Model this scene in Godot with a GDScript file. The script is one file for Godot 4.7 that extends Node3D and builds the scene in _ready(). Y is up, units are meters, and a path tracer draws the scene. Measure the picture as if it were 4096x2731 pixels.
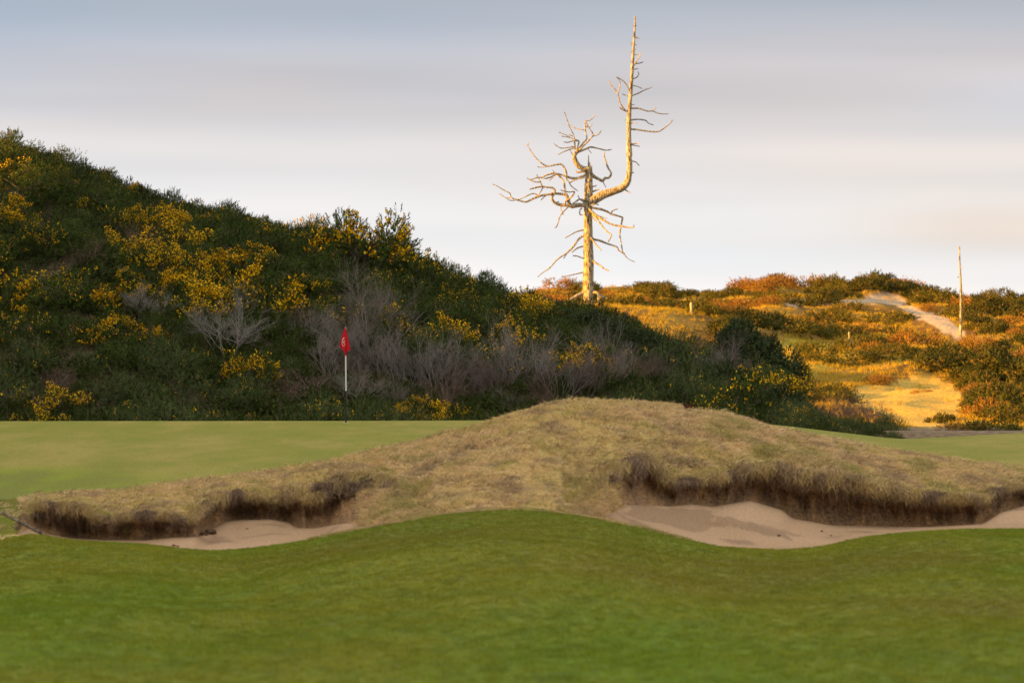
extends Node3D
# A links golf hole at dusk: fairway, grassy mound with two bunkers, green with flagstick, gorse hill, dead tree, sunlit dunes.
# Photo pixels (4096 x 2731) give directions; distances come from the ground each thing stands on.

const FP := 12932.0          # focal length in photo pixels
const HZ := 1620.0           # photo row of the horizon
const EYE := 1.6
const EXPO := 3.2
const SUN := Vector3(-0.928, 0.174, 0.329)

var rng := RandomNumberGenerator.new()
var nz := FastNoiseLite.new()
var nzf := FastNoiseLite.new()
var M := {}
var names := {}

# ---------------------------------------------------------------- helpers
class MB:
	var v := PackedVector3Array()
	var n := PackedVector3Array()
	var c := PackedColorArray()
	var i := PackedInt32Array()
	func tri(a: Vector3, b: Vector3, d: Vector3, col: Color) -> void:
		var k := v.size()
		var nn := (d - a).cross(b - a).normalized()
		v.append(a); v.append(b); v.append(d)
		n.append(nn); n.append(nn); n.append(nn)
		c.append(col); c.append(col); c.append(col)
		i.append(k); i.append(k + 1); i.append(k + 2)
	func mesh(m: Material) -> ArrayMesh:
		var a := []
		a.resize(Mesh.ARRAY_MAX)
		a[Mesh.ARRAY_VERTEX] = v
		a[Mesh.ARRAY_NORMAL] = n
		a[Mesh.ARRAY_COLOR] = c
		a[Mesh.ARRAY_INDEX] = i
		var am := ArrayMesh.new()
		if v.size() > 0:
			am.add_surface_from_arrays(Mesh.PRIMITIVE_TRIANGLES, a)
			am.surface_set_material(0, m)
		return am

func pl(a: Array, x: float) -> float:
	if x <= a[0][0]:
		return a[0][1]
	for k in range(1, a.size()):
		if x <= a[k][0]:
			var t: float = (x - a[k - 1][0]) / float(a[k][0] - a[k - 1][0])
			return lerpf(a[k - 1][1], a[k][1], t)
	return a[a.size() - 1][1]

func pls(a: Array, x: float, w := 36.0) -> float:
	return (pl(a, x - w) + 2.0 * pl(a, x) + pl(a, x + w)) * 0.25

func yrow(row: float, d: float) -> float:     # height of a photo row at distance d
	return EYE + d * (HZ - row) / FP

func xcol(col: float, d: float) -> float:
	return d * (col - 2048.0) / FP

func at(col: float, row: float, d: float) -> Vector3:
	return Vector3(xcol(col, d), yrow(row, d), -d)

func ucol(x: float, d: float) -> float:
	return 2048.0 + FP * x / maxf(d, 1.0)

func vrow(y: float, d: float) -> float:
	return HZ - FP * (y - EYE) / d

func rf(a: float, b: float) -> float:
	return rng.randf_range(a, b)

func lin(r: float, g: float, b: float) -> Color:
	return Color(r, g, b)

func numbered(called: String) -> String:
	if not names.has(called):
		names[called] = 0
		return called
	names[called] += 1
	return "%s_%03d" % [called, names[called]]

func tag(o: Node, label := "", category := "", group := "", kind := "") -> void:
	if label: o.set_meta("label", label)
	if category: o.set_meta("category", category)
	if group: o.set_meta("group", group)
	if kind: o.set_meta("kind", kind)

func part(called: String, mesh: Mesh, parent: Node, mat: Material = null) -> MeshInstance3D:
	var o := MeshInstance3D.new()
	o.name = numbered(called) if parent == self else called
	o.mesh = mesh
	if mat: o.material_override = mat
	parent.add_child(o, true)
	return o

func base(called: String, where: Vector3, turn := 0.0) -> Node3D:
	var o := Node3D.new()
	o.name = numbered(called)
	add_child(o)
	o.position = where
	o.rotation.y = turn
	return o

func copy(proto: Node3D, called: String, where: Vector3, turn: float, sc: Vector3) -> Node3D:
	var o: Node3D = proto.duplicate()
	o.name = numbered(called)
	add_child(o)
	o.position = where
	o.rotation.y = turn
	o.scale = sc
	return o

func noise_tex(freq: float, size: int, stops: Array, oct := 4, s := 1, type := FastNoiseLite.TYPE_SIMPLEX_SMOOTH, normal := false, bump := 4.0) -> NoiseTexture2D:
	var f := FastNoiseLite.new()
	f.noise_type = type
	f.frequency = freq
	f.fractal_octaves = oct
	f.seed = s
	var t := NoiseTexture2D.new()
	t.width = size
	t.height = size
	t.seamless = true
	t.noise = f
	if normal:
		t.as_normal_map = true
		t.bump_strength = bump
	elif stops.size():
		var g := Gradient.new()
		var off := PackedFloat32Array()
		var cs := PackedColorArray()
		for st in stops:
			off.append(st[0])
			cs.append(st[1])
		g.offsets = off
		g.colors = cs
		t.color_ramp = g
	return t

func surf(called: String, tex: Texture2D, scale: float, rough := 0.9, nrm: Texture2D = null, ns := 1.0, world := true) -> StandardMaterial3D:
	var m := StandardMaterial3D.new()
	m.resource_name = called
	m.vertex_color_use_as_albedo = true
	m.roughness = rough
	m.metallic_specular = 0.25
	m.cull_mode = BaseMaterial3D.CULL_DISABLED
	if tex:
		m.albedo_texture = tex
	m.uv1_triplanar = true
	m.uv1_world_triplanar = world
	m.uv1_scale = Vector3.ONE * scale
	if nrm:
		m.normal_enabled = true
		m.normal_texture = nrm
		m.normal_scale = ns
	return m

func leafmat(called: String, back := 0.35) -> StandardMaterial3D:
	var m := StandardMaterial3D.new()
	m.resource_name = called
	m.vertex_color_use_as_albedo = true
	m.roughness = 0.75
	m.metallic_specular = 0.25
	m.cull_mode = BaseMaterial3D.CULL_DISABLED
	if back > 0.0:
		m.backlight_enabled = true
		m.backlight = Color(back, back, back)
	return m

# a sheet from rows of points; P[r][k], C[r][k]
func sheet(P: Array, C: Array, m: Material, skip := 0.0) -> ArrayMesh:
	var mb := MB.new()
	var R := P.size()
	var K: int = P[0].size()
	for r in R:
		for k in K:
			var a: Vector3 = P[maxi(r - 1, 0)][k]
			var b: Vector3 = P[mini(r + 1, R - 1)][k]
			var c: Vector3 = P[r][maxi(k - 1, 0)]
			var d: Vector3 = P[r][mini(k + 1, K - 1)]
			var nn := (d - c).cross(b - a)
			mb.v.append(P[r][k])
			mb.n.append(nn.normalized() if nn.length_squared() > 1e-16 else Vector3.UP)
			mb.c.append(C[r][k])
	for r in R - 1:
		for k in K - 1:
			var q := r * K + k
			if skip > 0.0 and (P[0][k] as Vector3).distance_to(P[R - 1][k]) < skip and (P[0][k + 1] as Vector3).distance_to(P[R - 1][k + 1]) < skip:
				continue
			mb.i.append_array(PackedInt32Array([q, q + K, q + 1, q + 1, q + K, q + K + 1]))
	return mb.mesh(m)

# tube along points with radii
func tube(mb: MB, pts: Array, rad: Array, sides: int, col: Color, cap := true, wob := 0.0) -> void:
	var K := pts.size()
	var start := mb.v.size()
	var ref := Vector3(0.31, 0.2, 0.93)
	for k in K:
		var t: Vector3 = ((pts[mini(k + 1, K - 1)] as Vector3) - (pts[maxi(k - 1, 0)] as Vector3)).normalized()
		var s := t.cross(ref)
		if s.length() < 0.05: s = t.cross(Vector3.UP)
		s = s.normalized()
		var w := t.cross(s)
		for j in sides:
			var an := TAU * j / sides
			var o := s * cos(an) + w * sin(an)
			var r: float = rad[k]
			if wob > 0.0:
				r *= 1.0 + wob * nzf.get_noise_3d(pts[k].x * 9.0 + o.x * 3.0, pts[k].y * 2.5, pts[k].z * 9.0 + o.z * 3.0 + o.y)
			mb.v.append(pts[k] + o * r)
			mb.n.append(o)
			mb.c.append(col)
	for k in K - 1:
		for j in sides:
			var a := start + k * sides + j
			var b := start + k * sides + (j + 1) % sides
			mb.i.append_array(PackedInt32Array([a, a + sides, b, b, a + sides, b + sides]))
	if cap:
		for e in [0, K - 1]:
			var c0 := mb.v.size()
			mb.v.append(pts[e]); mb.n.append(Vector3.UP); mb.c.append(col)
			for j in sides:
				mb.i.append_array(PackedInt32Array([c0, start + e * sides + j, start + e * sides + (j + 1) % sides]))

func smooth_line(p: Array, per := 3) -> Array:    # Catmull-Rom through points
	var out := []
	for k in p.size() - 1:
		var p0: Vector3 = p[maxi(k - 1, 0)]
		var p1: Vector3 = p[k]
		var p2: Vector3 = p[k + 1]
		var p3: Vector3 = p[mini(k + 2, p.size() - 1)]
		for s in per:
			out.append(p1.cubic_interpolate(p2, p0, p3, float(s) / per))
	out.append(p[p.size() - 1])
	return out

# ---------------------------------------------------------------- traced profiles (photo pixels)
var R_C := [[-800, 2175], [0, 2165], [120, 2128], [180, 2140], [272, 2158], [408, 2165], [585, 2172], [680, 2187], [816, 2200], [918, 2197], [1020, 2189], [1156, 2170], [1300, 2146], [1466, 2110], [1632, 2080], [1797, 2052], [1963, 2036], [2129, 2038], [2295, 2055], [2461, 2088], [2600, 2119], [2724, 2153], [2885, 2185], [3127, 2197], [3288, 2185], [3457, 2145], [3651, 2125], [3852, 2113], [4096, 2113], [4900, 2110]]
var R_RIDGE := [[-800, 2050], [0, 2020], [60, 2012], [102, 2004], [204, 1980], [306, 1975], [459, 1967], [561, 1955], [714, 1935], [867, 1917], [1020, 1897], [1200, 1869], [1400, 1828], [1550, 1795], [1700, 1761], [1802, 1730], [1914, 1702], [2006, 1669], [2098, 1641], [2159, 1624], [2312, 1604], [2414, 1604], [2567, 1611], [2670, 1619], [2771, 1641], [2848, 1650], [2900, 1660], [3000, 1688], [3100, 1711], [3300, 1753], [3500, 1793], [3700, 1826], [3900, 1850], [4096, 1876], [4900, 1940]]
var BUNK := [
	{"lip": [[60, 2135], [88, 2055], [150, 2018], [218, 2018], [340, 2024], [381, 2061], [435, 2075], [490, 2068], [544, 2061], [612, 2054], [680, 2061], [748, 2081], [796, 2061], [816, 2020], [878, 1983], [952, 1972], [1054, 1986], [1122, 1996], [1190, 1979], [1258, 1986], [1293, 1945], [1360, 1918], [1442, 1904], [1530, 1912], [1600, 1975], [1660, 2030], [1740, 2064]],
	"base": [[60, 2140], [122, 2108], [177, 2132], [272, 2150], [408, 2158], [578, 2160], [680, 2149], [803, 2146], [816, 2129], [898, 2088], [952, 2078], [1088, 2075], [1156, 2088], [1190, 2112], [1258, 2112], [1360, 2095], [1415, 2090], [1460, 2098], [1520, 2098], [1740, 2064]],
	"dl": [[60, 40.6], [122, 42.6], [300, 43.2], [650, 42.8], [780, 42.6], [830, 43.8], [950, 44.8], [1150, 44.6], [1250, 44.0], [1360, 44.6], [1480, 44.8], [1565, 43.6], [1740, 40.3]],
	"db": [[60, 40.5], [122, 42.2], [300, 43.0], [650, 42.7], [780, 42.5], [830, 43.6], [950, 44.6], [1150, 44.5], [1200, 43.8], [1300, 43.8], [1415, 42.6], [1520, 40.7], [1740, 40.2]], "x": [60.0, 1740.0], "rock": [100.0, 1470.0]},
	{"lip": [[2240, 2050], [2300, 2030], [2360, 1960], [2440, 1872], [2587, 1830], [2650, 1905], [2716, 1940], [2764, 1911], [2900, 1900], [2974, 1871], [3087, 1867], [3167, 1895], [3248, 1903], [3330, 1911], [3410, 1920], [3490, 1943], [3570, 1952], [3650, 1976], [3812, 1984], [3917, 1992], [3973, 1960], [4096, 1935], [4500, 1990], [4700, 2110]],
	"base": [[2240, 2052], [2400, 2068], [2450, 2036], [2520, 2018], [2680, 2025], [2764, 2015], [2850, 2025], [3000, 2000], [3130, 2040], [3167, 2072], [3330, 2100], [3570, 2105], [3730, 2105], [3930, 2095], [4000, 2050], [4096, 2022], [4500, 2060], [4700, 2111]],
	"dl": [[2240, 40.4], [2440, 42.6], [2587, 43.9], [2716, 43.8], [2900, 44.7], [3087, 45.4], [3400, 45.4], [3700, 45.2], [3917, 44.8], [3973, 45.3], [4096, 46.0], [4500, 45.0], [4700, 40.8]],
	"db": [[2240, 40.3], [2400, 40.9], [2450, 41.7], [2520, 42.5], [2700, 43.6], [2850, 44.3], [3050, 45.0], [3400, 45.2], [3700, 45.0], [3900, 44.6], [4000, 45.0], [4096, 45.6], [4500, 44.6], [4700, 40.6]], "x": [2240.0, 4700.0], "rock": [2440.0, 4680.0]}]
var R_G := [[-800, 1690], [0, 1684], [1400, 1683], [1900, 1681], [2600, 1682], [3100, 1698], [3300, 1722], [3600, 1757], [3750, 1750], [4096, 1730], [4900, 1715]]
var R_H := [[-1200, 450], [0, 512], [100, 524], [230, 556], [330, 596], [480, 666], [600, 709], [800, 754], [1000, 803], [1200, 840], [1400, 877], [1600, 940], [1750, 992], [1900, 1065], [2000, 1092], [2200, 1130], [2350, 1150], [2480, 1190], [2560, 1238], [2650, 1285], [2800, 1345], [2960, 1395], [3060, 1440], [3160, 1510], [3300, 1580], [3500, 1665], [3650, 1735], [3900, 1800], [4900, 1810]]
var D_H := [[-1200, 112], [0, 110], [1000, 107], [2000, 104], [2500, 101], [3000, 97], [3300, 94], [3650, 90], [4900, 88]]
var DUNE := [[118, 1722], [132, 1712], [142, 1690], [150, 1640], [160, 1545], [172, 1430], [182, 1380], [196, 1330], [208, 1262], [222, 1200], [236, 1168]]
var SKYL := [[-400, 60], [1800, 30], [2250, 22], [2500, -12], [2620, -16], [2760, 32], [2900, 20], [3050, -14], [3300, 0], [3480, -24], [3700, -6], [3900, 25], [4096, 35], [4900, 30]]

const D_C := 40.0
const D_R := 48.5

var mid_seen := {}
func mid_col(U: float) -> Dictionary:
	var k := int(round(U / 2.0))
	if not mid_seen.has(k): mid_seen[k] = mid_make(k * 2.0)
	return mid_seen[k]

func mid_make(U: float) -> Dictionary:    # the ground along one direction between fairway and green
	var dc := D_C
	var rc := pls(R_C, U)
	var yc := yrow(rc, dc)
	var yr := yrow(pls(R_RIDGE, U, 50.0), D_R)
	var o := {"yc": yc, "yr": yr, "dl": dc + 0.02, "yl": yc + 0.004, "db": dc + 0.01, "yb": yc + 0.002, "bunk": -1, "rock": 0.0}
	for b in 2:
		var B: Dictionary = BUNK[b]
		if U > B.x[0] and U < B.x[1]:
			o.bunk = b
			o.db = maxf(pls(B.db, U, 14.0), dc + 0.01)
			o.dl = maxf(pls(B.dl, U, 14.0), o.db + 0.01)
			o.yb = yrow(pls(B.base, U, 10.0), o.db)
			o.yl = maxf(yrow(pls(B.lip, U, 10.0), o.dl), o.yb + 0.003)
			o.yl += 0.055 * nz.get_noise_2d(U * 1.1, 5.0 + b * 40.0) + 0.03 * nz.get_noise_2d(U * 3.2, 25.0 + b * 40.0)
			o.yl = maxf(o.yl, o.yb + 0.003)
			var w := minf(U - B.x[0], B.x[1] - U)
			var f := smoothstep(0.0, 40.0, w)
			o.yb = lerpf(yc + 0.002, o.yb, f)
			o.yl = lerpf(yc + 0.004, o.yl, f)
			o.rock = smoothstep(0.0, 50.0, minf(U - B.rock[0], B.rock[1] - U))
	return o

func green_y(U: float, d: float) -> float:
	var y0 := yrow(1972.0, 53.0)
	var y1 := yrow(pls(R_G, U, 60.0), 77.0)
	if d > 77.0:
		return y1 - 0.02 * (d - 77.0) * (d - 77.0)
	var t := clampf((d - 53.0) / 24.0, 0.0, 1.0)
	var x := xcol(U, d)
	return lerpf(y0, y1, pow(t, 0.93)) + 0.05 * sin(PI * t) * nz.get_noise_2d(x * 9.0, d * 5.0)

func fair_y(U: float, d: float) -> float:
	var yc := yrow(pls(R_C, U, 60.0), D_C)
	var x := xcol(U, d)
	var t := clampf((d - 18.0) / (D_C - 18.0), 0.0, 1.0)
	var yb := 0.0 + 0.10 * nz.get_noise_2d(x * 8.0 + 40.0, d * 4.0)
	return lerpf(yb, yc, t * t * (3.0 - 2.0 * t) * 0.55 + t * 0.45) + 0.13 * sin(PI * t) * nz.get_noise_2d(x * 8.0, d * 6.0 + 90.0)

func hill_part(x: float, d: float) -> float:
	var U := ucol(x, d)
	var D := pls(D_H, U, 100.0)
	var yr := yrow(pls(R_H, U, 50.0), D) - 0.95
	var y0 := 0.5
	if d < D:
		var t := clampf((d - 80.5) / (D - 80.5), 0.0, 1.0)
		var s := 0.5 * t + 0.5 * sin(t * PI * 0.5)
		return lerpf(y0, yr, s) + 0.7 * sin(PI * t) * nz.get_noise_2d(x * 7.0, d * 7.0) * clampf(yr / 4.0, 0.0, 1.0)
	return yr - 0.30 * (d - D)

func dune_part(x: float, d: float) -> float:
	var U := ucol(x, d)
	var k := clampf((d - 118.0) / 118.0, 0.0, 1.0)
	var row := pl(DUNE, d) + pls(SKYL, U, 60.0) * k * k
	var y := yrow(row, d)
	if d > 236.0:
		y = yrow(1168.0 + pls(SKYL, U, 60.0), 236.0) - 0.12 * (d - 236.0)
	var amp := smoothstep(120.0, 160.0, d) * smoothstep(250.0, 232.0, d)
	y += amp * (0.9 * nz.get_noise_2d(x * 3.2 + 300.0, d * 3.2) + 0.35 * nz.get_noise_2d(x * 9.0, d * 9.0 + 77.0))
	# the knoll that carries the dead tree
	var q := Vector2((x - 5.2) / 9.0, (d - 185.0) / (8.0 if d < 185.0 else 16.0)).length_squared()
	y = maxf(y, lerpf(y, 7.25 - 0.05 * absf(x - 4.3), exp(-q * q * 0.6)))
	return y

func back_y(x: float, d: float) -> float:
	var y := maxf(hill_part(x, d), dune_part(x, d))
	if d < 85.0:
		y = lerpf(green_y(ucol(x, d), 77.0) - 0.45, y, smoothstep(78.5, 85.0, d))
	return y

func hit_back(col: float, row: float, d0: float, d1: float) -> Vector3:   # where the view along a photo pixel meets the hill or dunes
	var d := d0
	while d < d1:
		var x := xcol(col, d)
		var y := back_y(x, d)
		if vrow(y, d) <= row:
			return Vector3(x, y, -d)
		d += 0.25
	return Vector3(xcol(col, d1), back_y(xcol(col, d1), d1), -d1)

func hit_hill(col: float, row: float) -> Vector3:
	return hit_back(col, row, 81.0, pls(D_H, col, 100.0) - 0.3)

# ---------------------------------------------------------------- plants
func foliage(sd: int, rx: float, ry: float, shoots: int, slen: float, nbl: int, bl: float, bw: float, cols: Array, lump: float, up := 0.6) -> Array:
	rng.seed = sd
	var mb := MB.new()
	var tips := []
	var off := Vector3(sd * 13.7, sd * 3.1, 0)
	var nodes := []
	for k in int(20.0 + lump * 18.0):
		var dir := Vector3(rng.randfn(), absf(rng.randfn()) * 0.9 - 0.1, rng.randfn()).normalized()
		var rr := rf(0.62, 0.9) * (1.0 + 0.5 * lump * nzf.get_noise_3dv(dir * 14.0 + off))
		nodes.append([Vector3(dir.x * rx, maxf(dir.y, 0.0) * ry, dir.z * rx) * rr, rf(0.2, 0.36) * rx])
	for s in shoots:
		var nd: Array = nodes[rng.randi() % nodes.size()]
		var dir := Vector3(rng.randfn(), rng.randfn(), rng.randfn()).normalized()
		var r := 0.45 + 0.55 * sqrt(rng.randf())
		var p: Vector3 = nd[0] + dir * nd[1] * r
		if dir.dot((nd[0] as Vector3).normalized()) < -0.45 and rng.randf() < 0.7: continue
		p.y = maxf(p.y, -0.1)
		var sdir := (dir * 0.85 + (nd[0] as Vector3).normalized() * 0.35 + Vector3.UP * up * 0.7 + Vector3(rng.randfn(), rng.randfn(), rng.randfn()) * 0.28).normalized()
		var tone := clampf(0.5 + 0.9 * nzf.get_noise_3dv(p * 11.0 + off) + rf(-0.3, 0.3), 0.0, 1.0)
		var col: Color = (cols[0] as Color).lerp(cols[1], tone)
		if rng.randf() < 0.07: col = cols[2]
		var L := slen * rf(0.6, 1.3)
		for k in nbl:
			var t := (k + rng.randf()) / nbl
			var o := p + sdir * L * t
			var q := Vector3(rng.randfn(), rng.randfn(), rng.randfn()).normalized()
			var bd := (sdir * 0.8 + q * 0.85).normalized() * bl * (1.15 - 0.5 * t)
			var side := bd.cross(q).normalized() * bw * 0.5
			mb.tri(o - side, o + side, o + bd, col)
		if r > 0.72 and dir.y > -0.1 and p.y > 0.15 * ry: tips.append([p + sdir * L, sdir])
	return [mb, tips]

func flowers(tips: Array, share: float, size: float, cols: Array, sd: int, patch: float) -> MB:
	rng.seed = sd + 991
	var mb := MB.new()
	for t in tips:
		var pp: Vector3 = t[0]
		var pr := share * clampf(1.0 + patch * 2.6 * nzf.get_noise_3dv(pp * 16.0 + Vector3(sd * 5.0, 0, 9)), 0.0, 3.0)
		if rng.randf() > pr: continue
		for k in 5:
			var o: Vector3 = pp - (t[1] as Vector3) * rf(-0.02, 0.13) + Vector3(rng.randfn(), rng.randfn(), rng.randfn()) * 0.022
			var a := Vector3(rng.randfn(), rng.randfn(), rng.randfn()).normalized()
			var b := a.cross(Vector3(0.3, 1, 0.2)).normalized()
			var s := size * rf(0.7, 1.3)
			var col: Color = (cols[0] as Color).lerp(cols[1], rng.randf())
			mb.tri(o - a * s, o + b * s, o + a * s, col)
			mb.tri(o - a * s * 0.7, o + a.cross(b) * s, o + b * s * 0.8, col)
	return mb

func stems(sd: int, n: int, reach: float, high: float, r: float, col: Color) -> MB:
	rng.seed = sd + 57
	var mb := MB.new()
	for k in n:
		var an := rng.randf() * TAU
		var e := Vector3(cos(an) * reach * rf(0.3, 0.9), high * rf(0.5, 0.95), sin(an) * reach * rf(0.3, 0.9))
		var m := Vector3(e.x * 0.35, e.y * 0.55, e.z * 0.35) + Vector3(rf(-0.08, 0.08), 0, rf(-0.08, 0.08))
		tube(mb, smooth_line([Vector3(e.x * 0.1, -0.25, e.z * 0.1), m, e], 2), [r, r * 0.9, r * 0.7, r * 0.5, r * 0.3], 5, col, false)
	return mb

func make_bush(called: String, sd: int, f: Array, fmat: Material, fl: MB, flmat: Material, st: MB) -> Node3D:
	var root := Node3D.new()
	root.name = called
	part("foliage", (f[0] as MB).mesh(fmat), root)
	if fl and fl.v.size(): part("blossom", fl.mesh(flmat), root)
	part("stems", st.mesh(M.twig), root)
	return root

func twig_rec(mb: MB, p: Vector3, dir: Vector3, L: float, r: float, depth: int, col: Color, spread: float, lift: float) -> void:
	var pts := [p]
	var rad := [r]
	var q := p
	var d := dir
	var segs := 3 if depth > 1 else 2
	for s in segs:
		d = (d + Vector3(rng.randfn(), rng.randfn(), rng.randfn()) * 0.13 + Vector3.UP * lift).normalized()
		q += d * L / segs
		pts.append(q)
		rad.append(lerpf(r, r * 0.62, float(s + 1) / segs))
		if depth > 0 and s < segs - 1 and rng.randf() < 0.65:
			var sdir := (d + Vector3(rng.randfn(), rng.randfn() * 0.6, rng.randfn()) * spread).normalized()
			twig_rec(mb, q, sdir, L * rf(0.5, 0.75), r * 0.55, depth - 1, col, spread, lift)
	tube(mb, pts, rad, 4 if depth > 2 else 3, col, false)
	if depth > 0:
		for k in (2 if rng.randf() < 0.6 else 3):
			var sdir := (d + Vector3(rng.randfn(), rng.randfn() * 0.6, rng.randfn()) * spread).normalized()
			twig_rec(mb, q, sdir, L * rf(0.6, 0.85), r * 0.62, depth - 1, col, spread, lift)

func bare(sd: int, n: int, L: float, r: float, depth: int, tilt: float, spread: float, lift: float, col: Color) -> Node3D:
	rng.seed = sd
	var root := Node3D.new()
	for k in n:
		var mb := MB.new()
		var an := TAU * (k + rng.randf() * 0.6) / n
		var dir := Vector3(cos(an) * tilt * rf(0.3, 1.2), 1.0, sin(an) * tilt * rf(0.3, 1.2)).normalized()
		twig_rec(mb, Vector3(cos(an) * 0.06, -0.15, sin(an) * 0.06), dir, L * rf(0.8, 1.2), r * rf(0.8, 1.2), depth, col * rf(0.85, 1.15), spread, lift)
		part("stem", mb.mesh(M.twig), root)
	return root

# ---------------------------------------------------------------- scene
func _ready() -> void:
	nz.seed = 7; nz.frequency = 0.02; nz.fractal_octaves = 3
	nzf.seed = 21; nzf.frequency = 0.1; nzf.fractal_octaves = 2
	camera_and_light()
	materials()
	setting()
	print("setting ", Time.get_ticks_msec())
	rough_grass()
	print("grass ", Time.get_ticks_msec())
	hill_plants()
	print("hill ", Time.get_ticks_msec())
	dune_plants()
	print("dunes ", Time.get_ticks_msec())
	dead_tree()
	dead_poles()
	flagstick()
	small_things()
	print("done ", Time.get_ticks_msec())

func camera_and_light() -> void:
	var cam := Camera3D.new()
	cam.name = "camera"
	add_child(cam)
	cam.position = Vector3(0, EYE, 0)
	cam.rotation.x = atan((HZ - 1365.5) / FP)
	var ca := CameraAttributesPhysical.new()
	ca.frustum_focal_length = 113.8
	ca.exposure_aperture = 2.9
	ca.frustum_focus_distance = 80.0
	ca.frustum_near = 0.1
	ca.frustum_far = 6000.0
	cam.attributes = ca
	cam.near = 0.1
	cam.far = 6000.0
	cam.fov = rad_to_deg(2.0 * atan(1365.5 / FP))
	cam.current = true
	print("fov ", cam.fov, " far ", cam.far)

	var W := 2048
	var H := 1024
	var grad := [[0.0, Vector3(252, 250, 248)], [2.1, Vector3(250, 247, 245)], [3.2, Vector3(244, 241, 239)], [4.5, Vector3(228, 226, 227)], [5.85, Vector3(201, 202, 209)], [7.2, Vector3(177, 183, 193)], [9.0, Vector3(190, 192, 198)], [16.0, Vector3(242, 238, 233)], [40.0, Vector3(260, 255, 249)], [90.0, Vector3(256, 253, 250)]]
	var data := PackedFloat32Array()
	data.resize(W * H * 3)
	var cn := FastNoiseLite.new()
	cn.seed = 5; cn.frequency = 0.02; cn.fractal_octaves = 4; cn.noise_type = FastNoiseLite.TYPE_SIMPLEX_SMOOTH
	var glow := Vector3(1.0, 0.72, 0.42)
	for r in H:
		var el := 90.0 - (r + 0.5) / H * 180.0
		if el < -1.0:
			for k in W:
				var w := (r * W + k) * 3
				data[w] = 0.25; data[w + 1] = 0.24; data[w + 2] = 0.22
			continue
		var e := maxf(el, 0.0)
		var b: Vector3 = grad[grad.size() - 1][1]
		for g in range(1, grad.size()):
			if e <= grad[g][0]:
				b = (grad[g - 1][1] as Vector3).lerp(grad[g][1], (e - grad[g - 1][0]) / (grad[g][0] - grad[g - 1][0]))
				break
		var step := 2 if el < 20.0 else 4
		for k in range(0, W, step):
			var az := (k + 0.5) / W * TAU
			var sx := sin(az)
			var cx := -cos(az)
			# long thin streaks of cloud, thicker and softer overhead
			var k3 := 1.0 / (1.0 + e * 0.03)
			var q := cn.get_noise_3d(sx * 60.0, cx * 60.0, (e + 1.5 * sx) * 70.0 * k3)
			var q2 := cn.get_noise_3d(sx * 60.0 + 500.0, cx * 60.0, (e - 2.0 * sx) * 24.0 * k3)
			var q3 := cn.get_noise_3d(sx * 120.0, cx * 120.0 + 900.0, e * 22.0 * k3)
			var up := smoothstep(0.0, 4.0, e)
			var m := (0.075 * q + 0.06 * q2) * (0.3 + 0.7 * up)
			var s := b / 255.0 * (1.0 + m)
			s += Vector3(0.032, 0.004, -0.022) * (q3 * 1.6 + 0.5 * q - 0.05)
			s -= Vector3(0.02, 0.055, 0.085) * exp(-pow((rad_to_deg(az) - 8.4) / 2.2, 2.0) - pow((e - 3.1 - 0.35 * q) / 0.3, 2.0))
			var c := Color(s.x, s.y, s.z).srgb_to_linear()
			var dir := Vector3(sx * cos(deg_to_rad(el)), sin(deg_to_rad(el)), cx * cos(deg_to_rad(el)))
			var an := rad_to_deg(acos(clampf(dir.dot(SUN.normalized()), -1.0, 1.0)))
			var gl := 1.5 * exp(-an * an / 260.0) + 0.35 * exp(-an * an / 1300.0)
			for j in step:
				var w := (r * W + k + j) * 3
				data[w] = (c.r + glow.x * gl) / EXPO
				data[w + 1] = (c.g + glow.y * gl) / EXPO
				data[w + 2] = (c.b + glow.z * gl) / EXPO
	var im := Image.create_from_data(W, H, false, Image.FORMAT_RGBF, data.to_byte_array())
	var pm := PanoramaSkyMaterial.new()
	pm.panorama = ImageTexture.create_from_image(im)
	var sky := Sky.new()
	sky.sky_material = pm
	var env := Environment.new()
	env.background_mode = Environment.BG_SKY
	env.sky = sky
	env.tonemap_mode = Environment.TONE_MAPPER_LINEAR
	env.tonemap_exposure = EXPO
	env.sdfgi_enabled = true
	env.ssao_enabled = true
	env.ssil_enabled = true
	var we := WorldEnvironment.new()
	we.name = "environment"
	we.environment = env
	add_child(we)
	var sun := DirectionalLight3D.new()
	sun.name = "sun"
	add_child(sun)
	sun.look_at_from_position(SUN.normalized() * 50.0, Vector3.ZERO)
	sun.light_color = Color(1.0, 0.70, 0.20)
	sun.light_energy = 1.6
	sun.light_angular_distance = 0.6
	sun.shadow_enabled = true
	sun.directional_shadow_max_distance = 400.0

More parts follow.
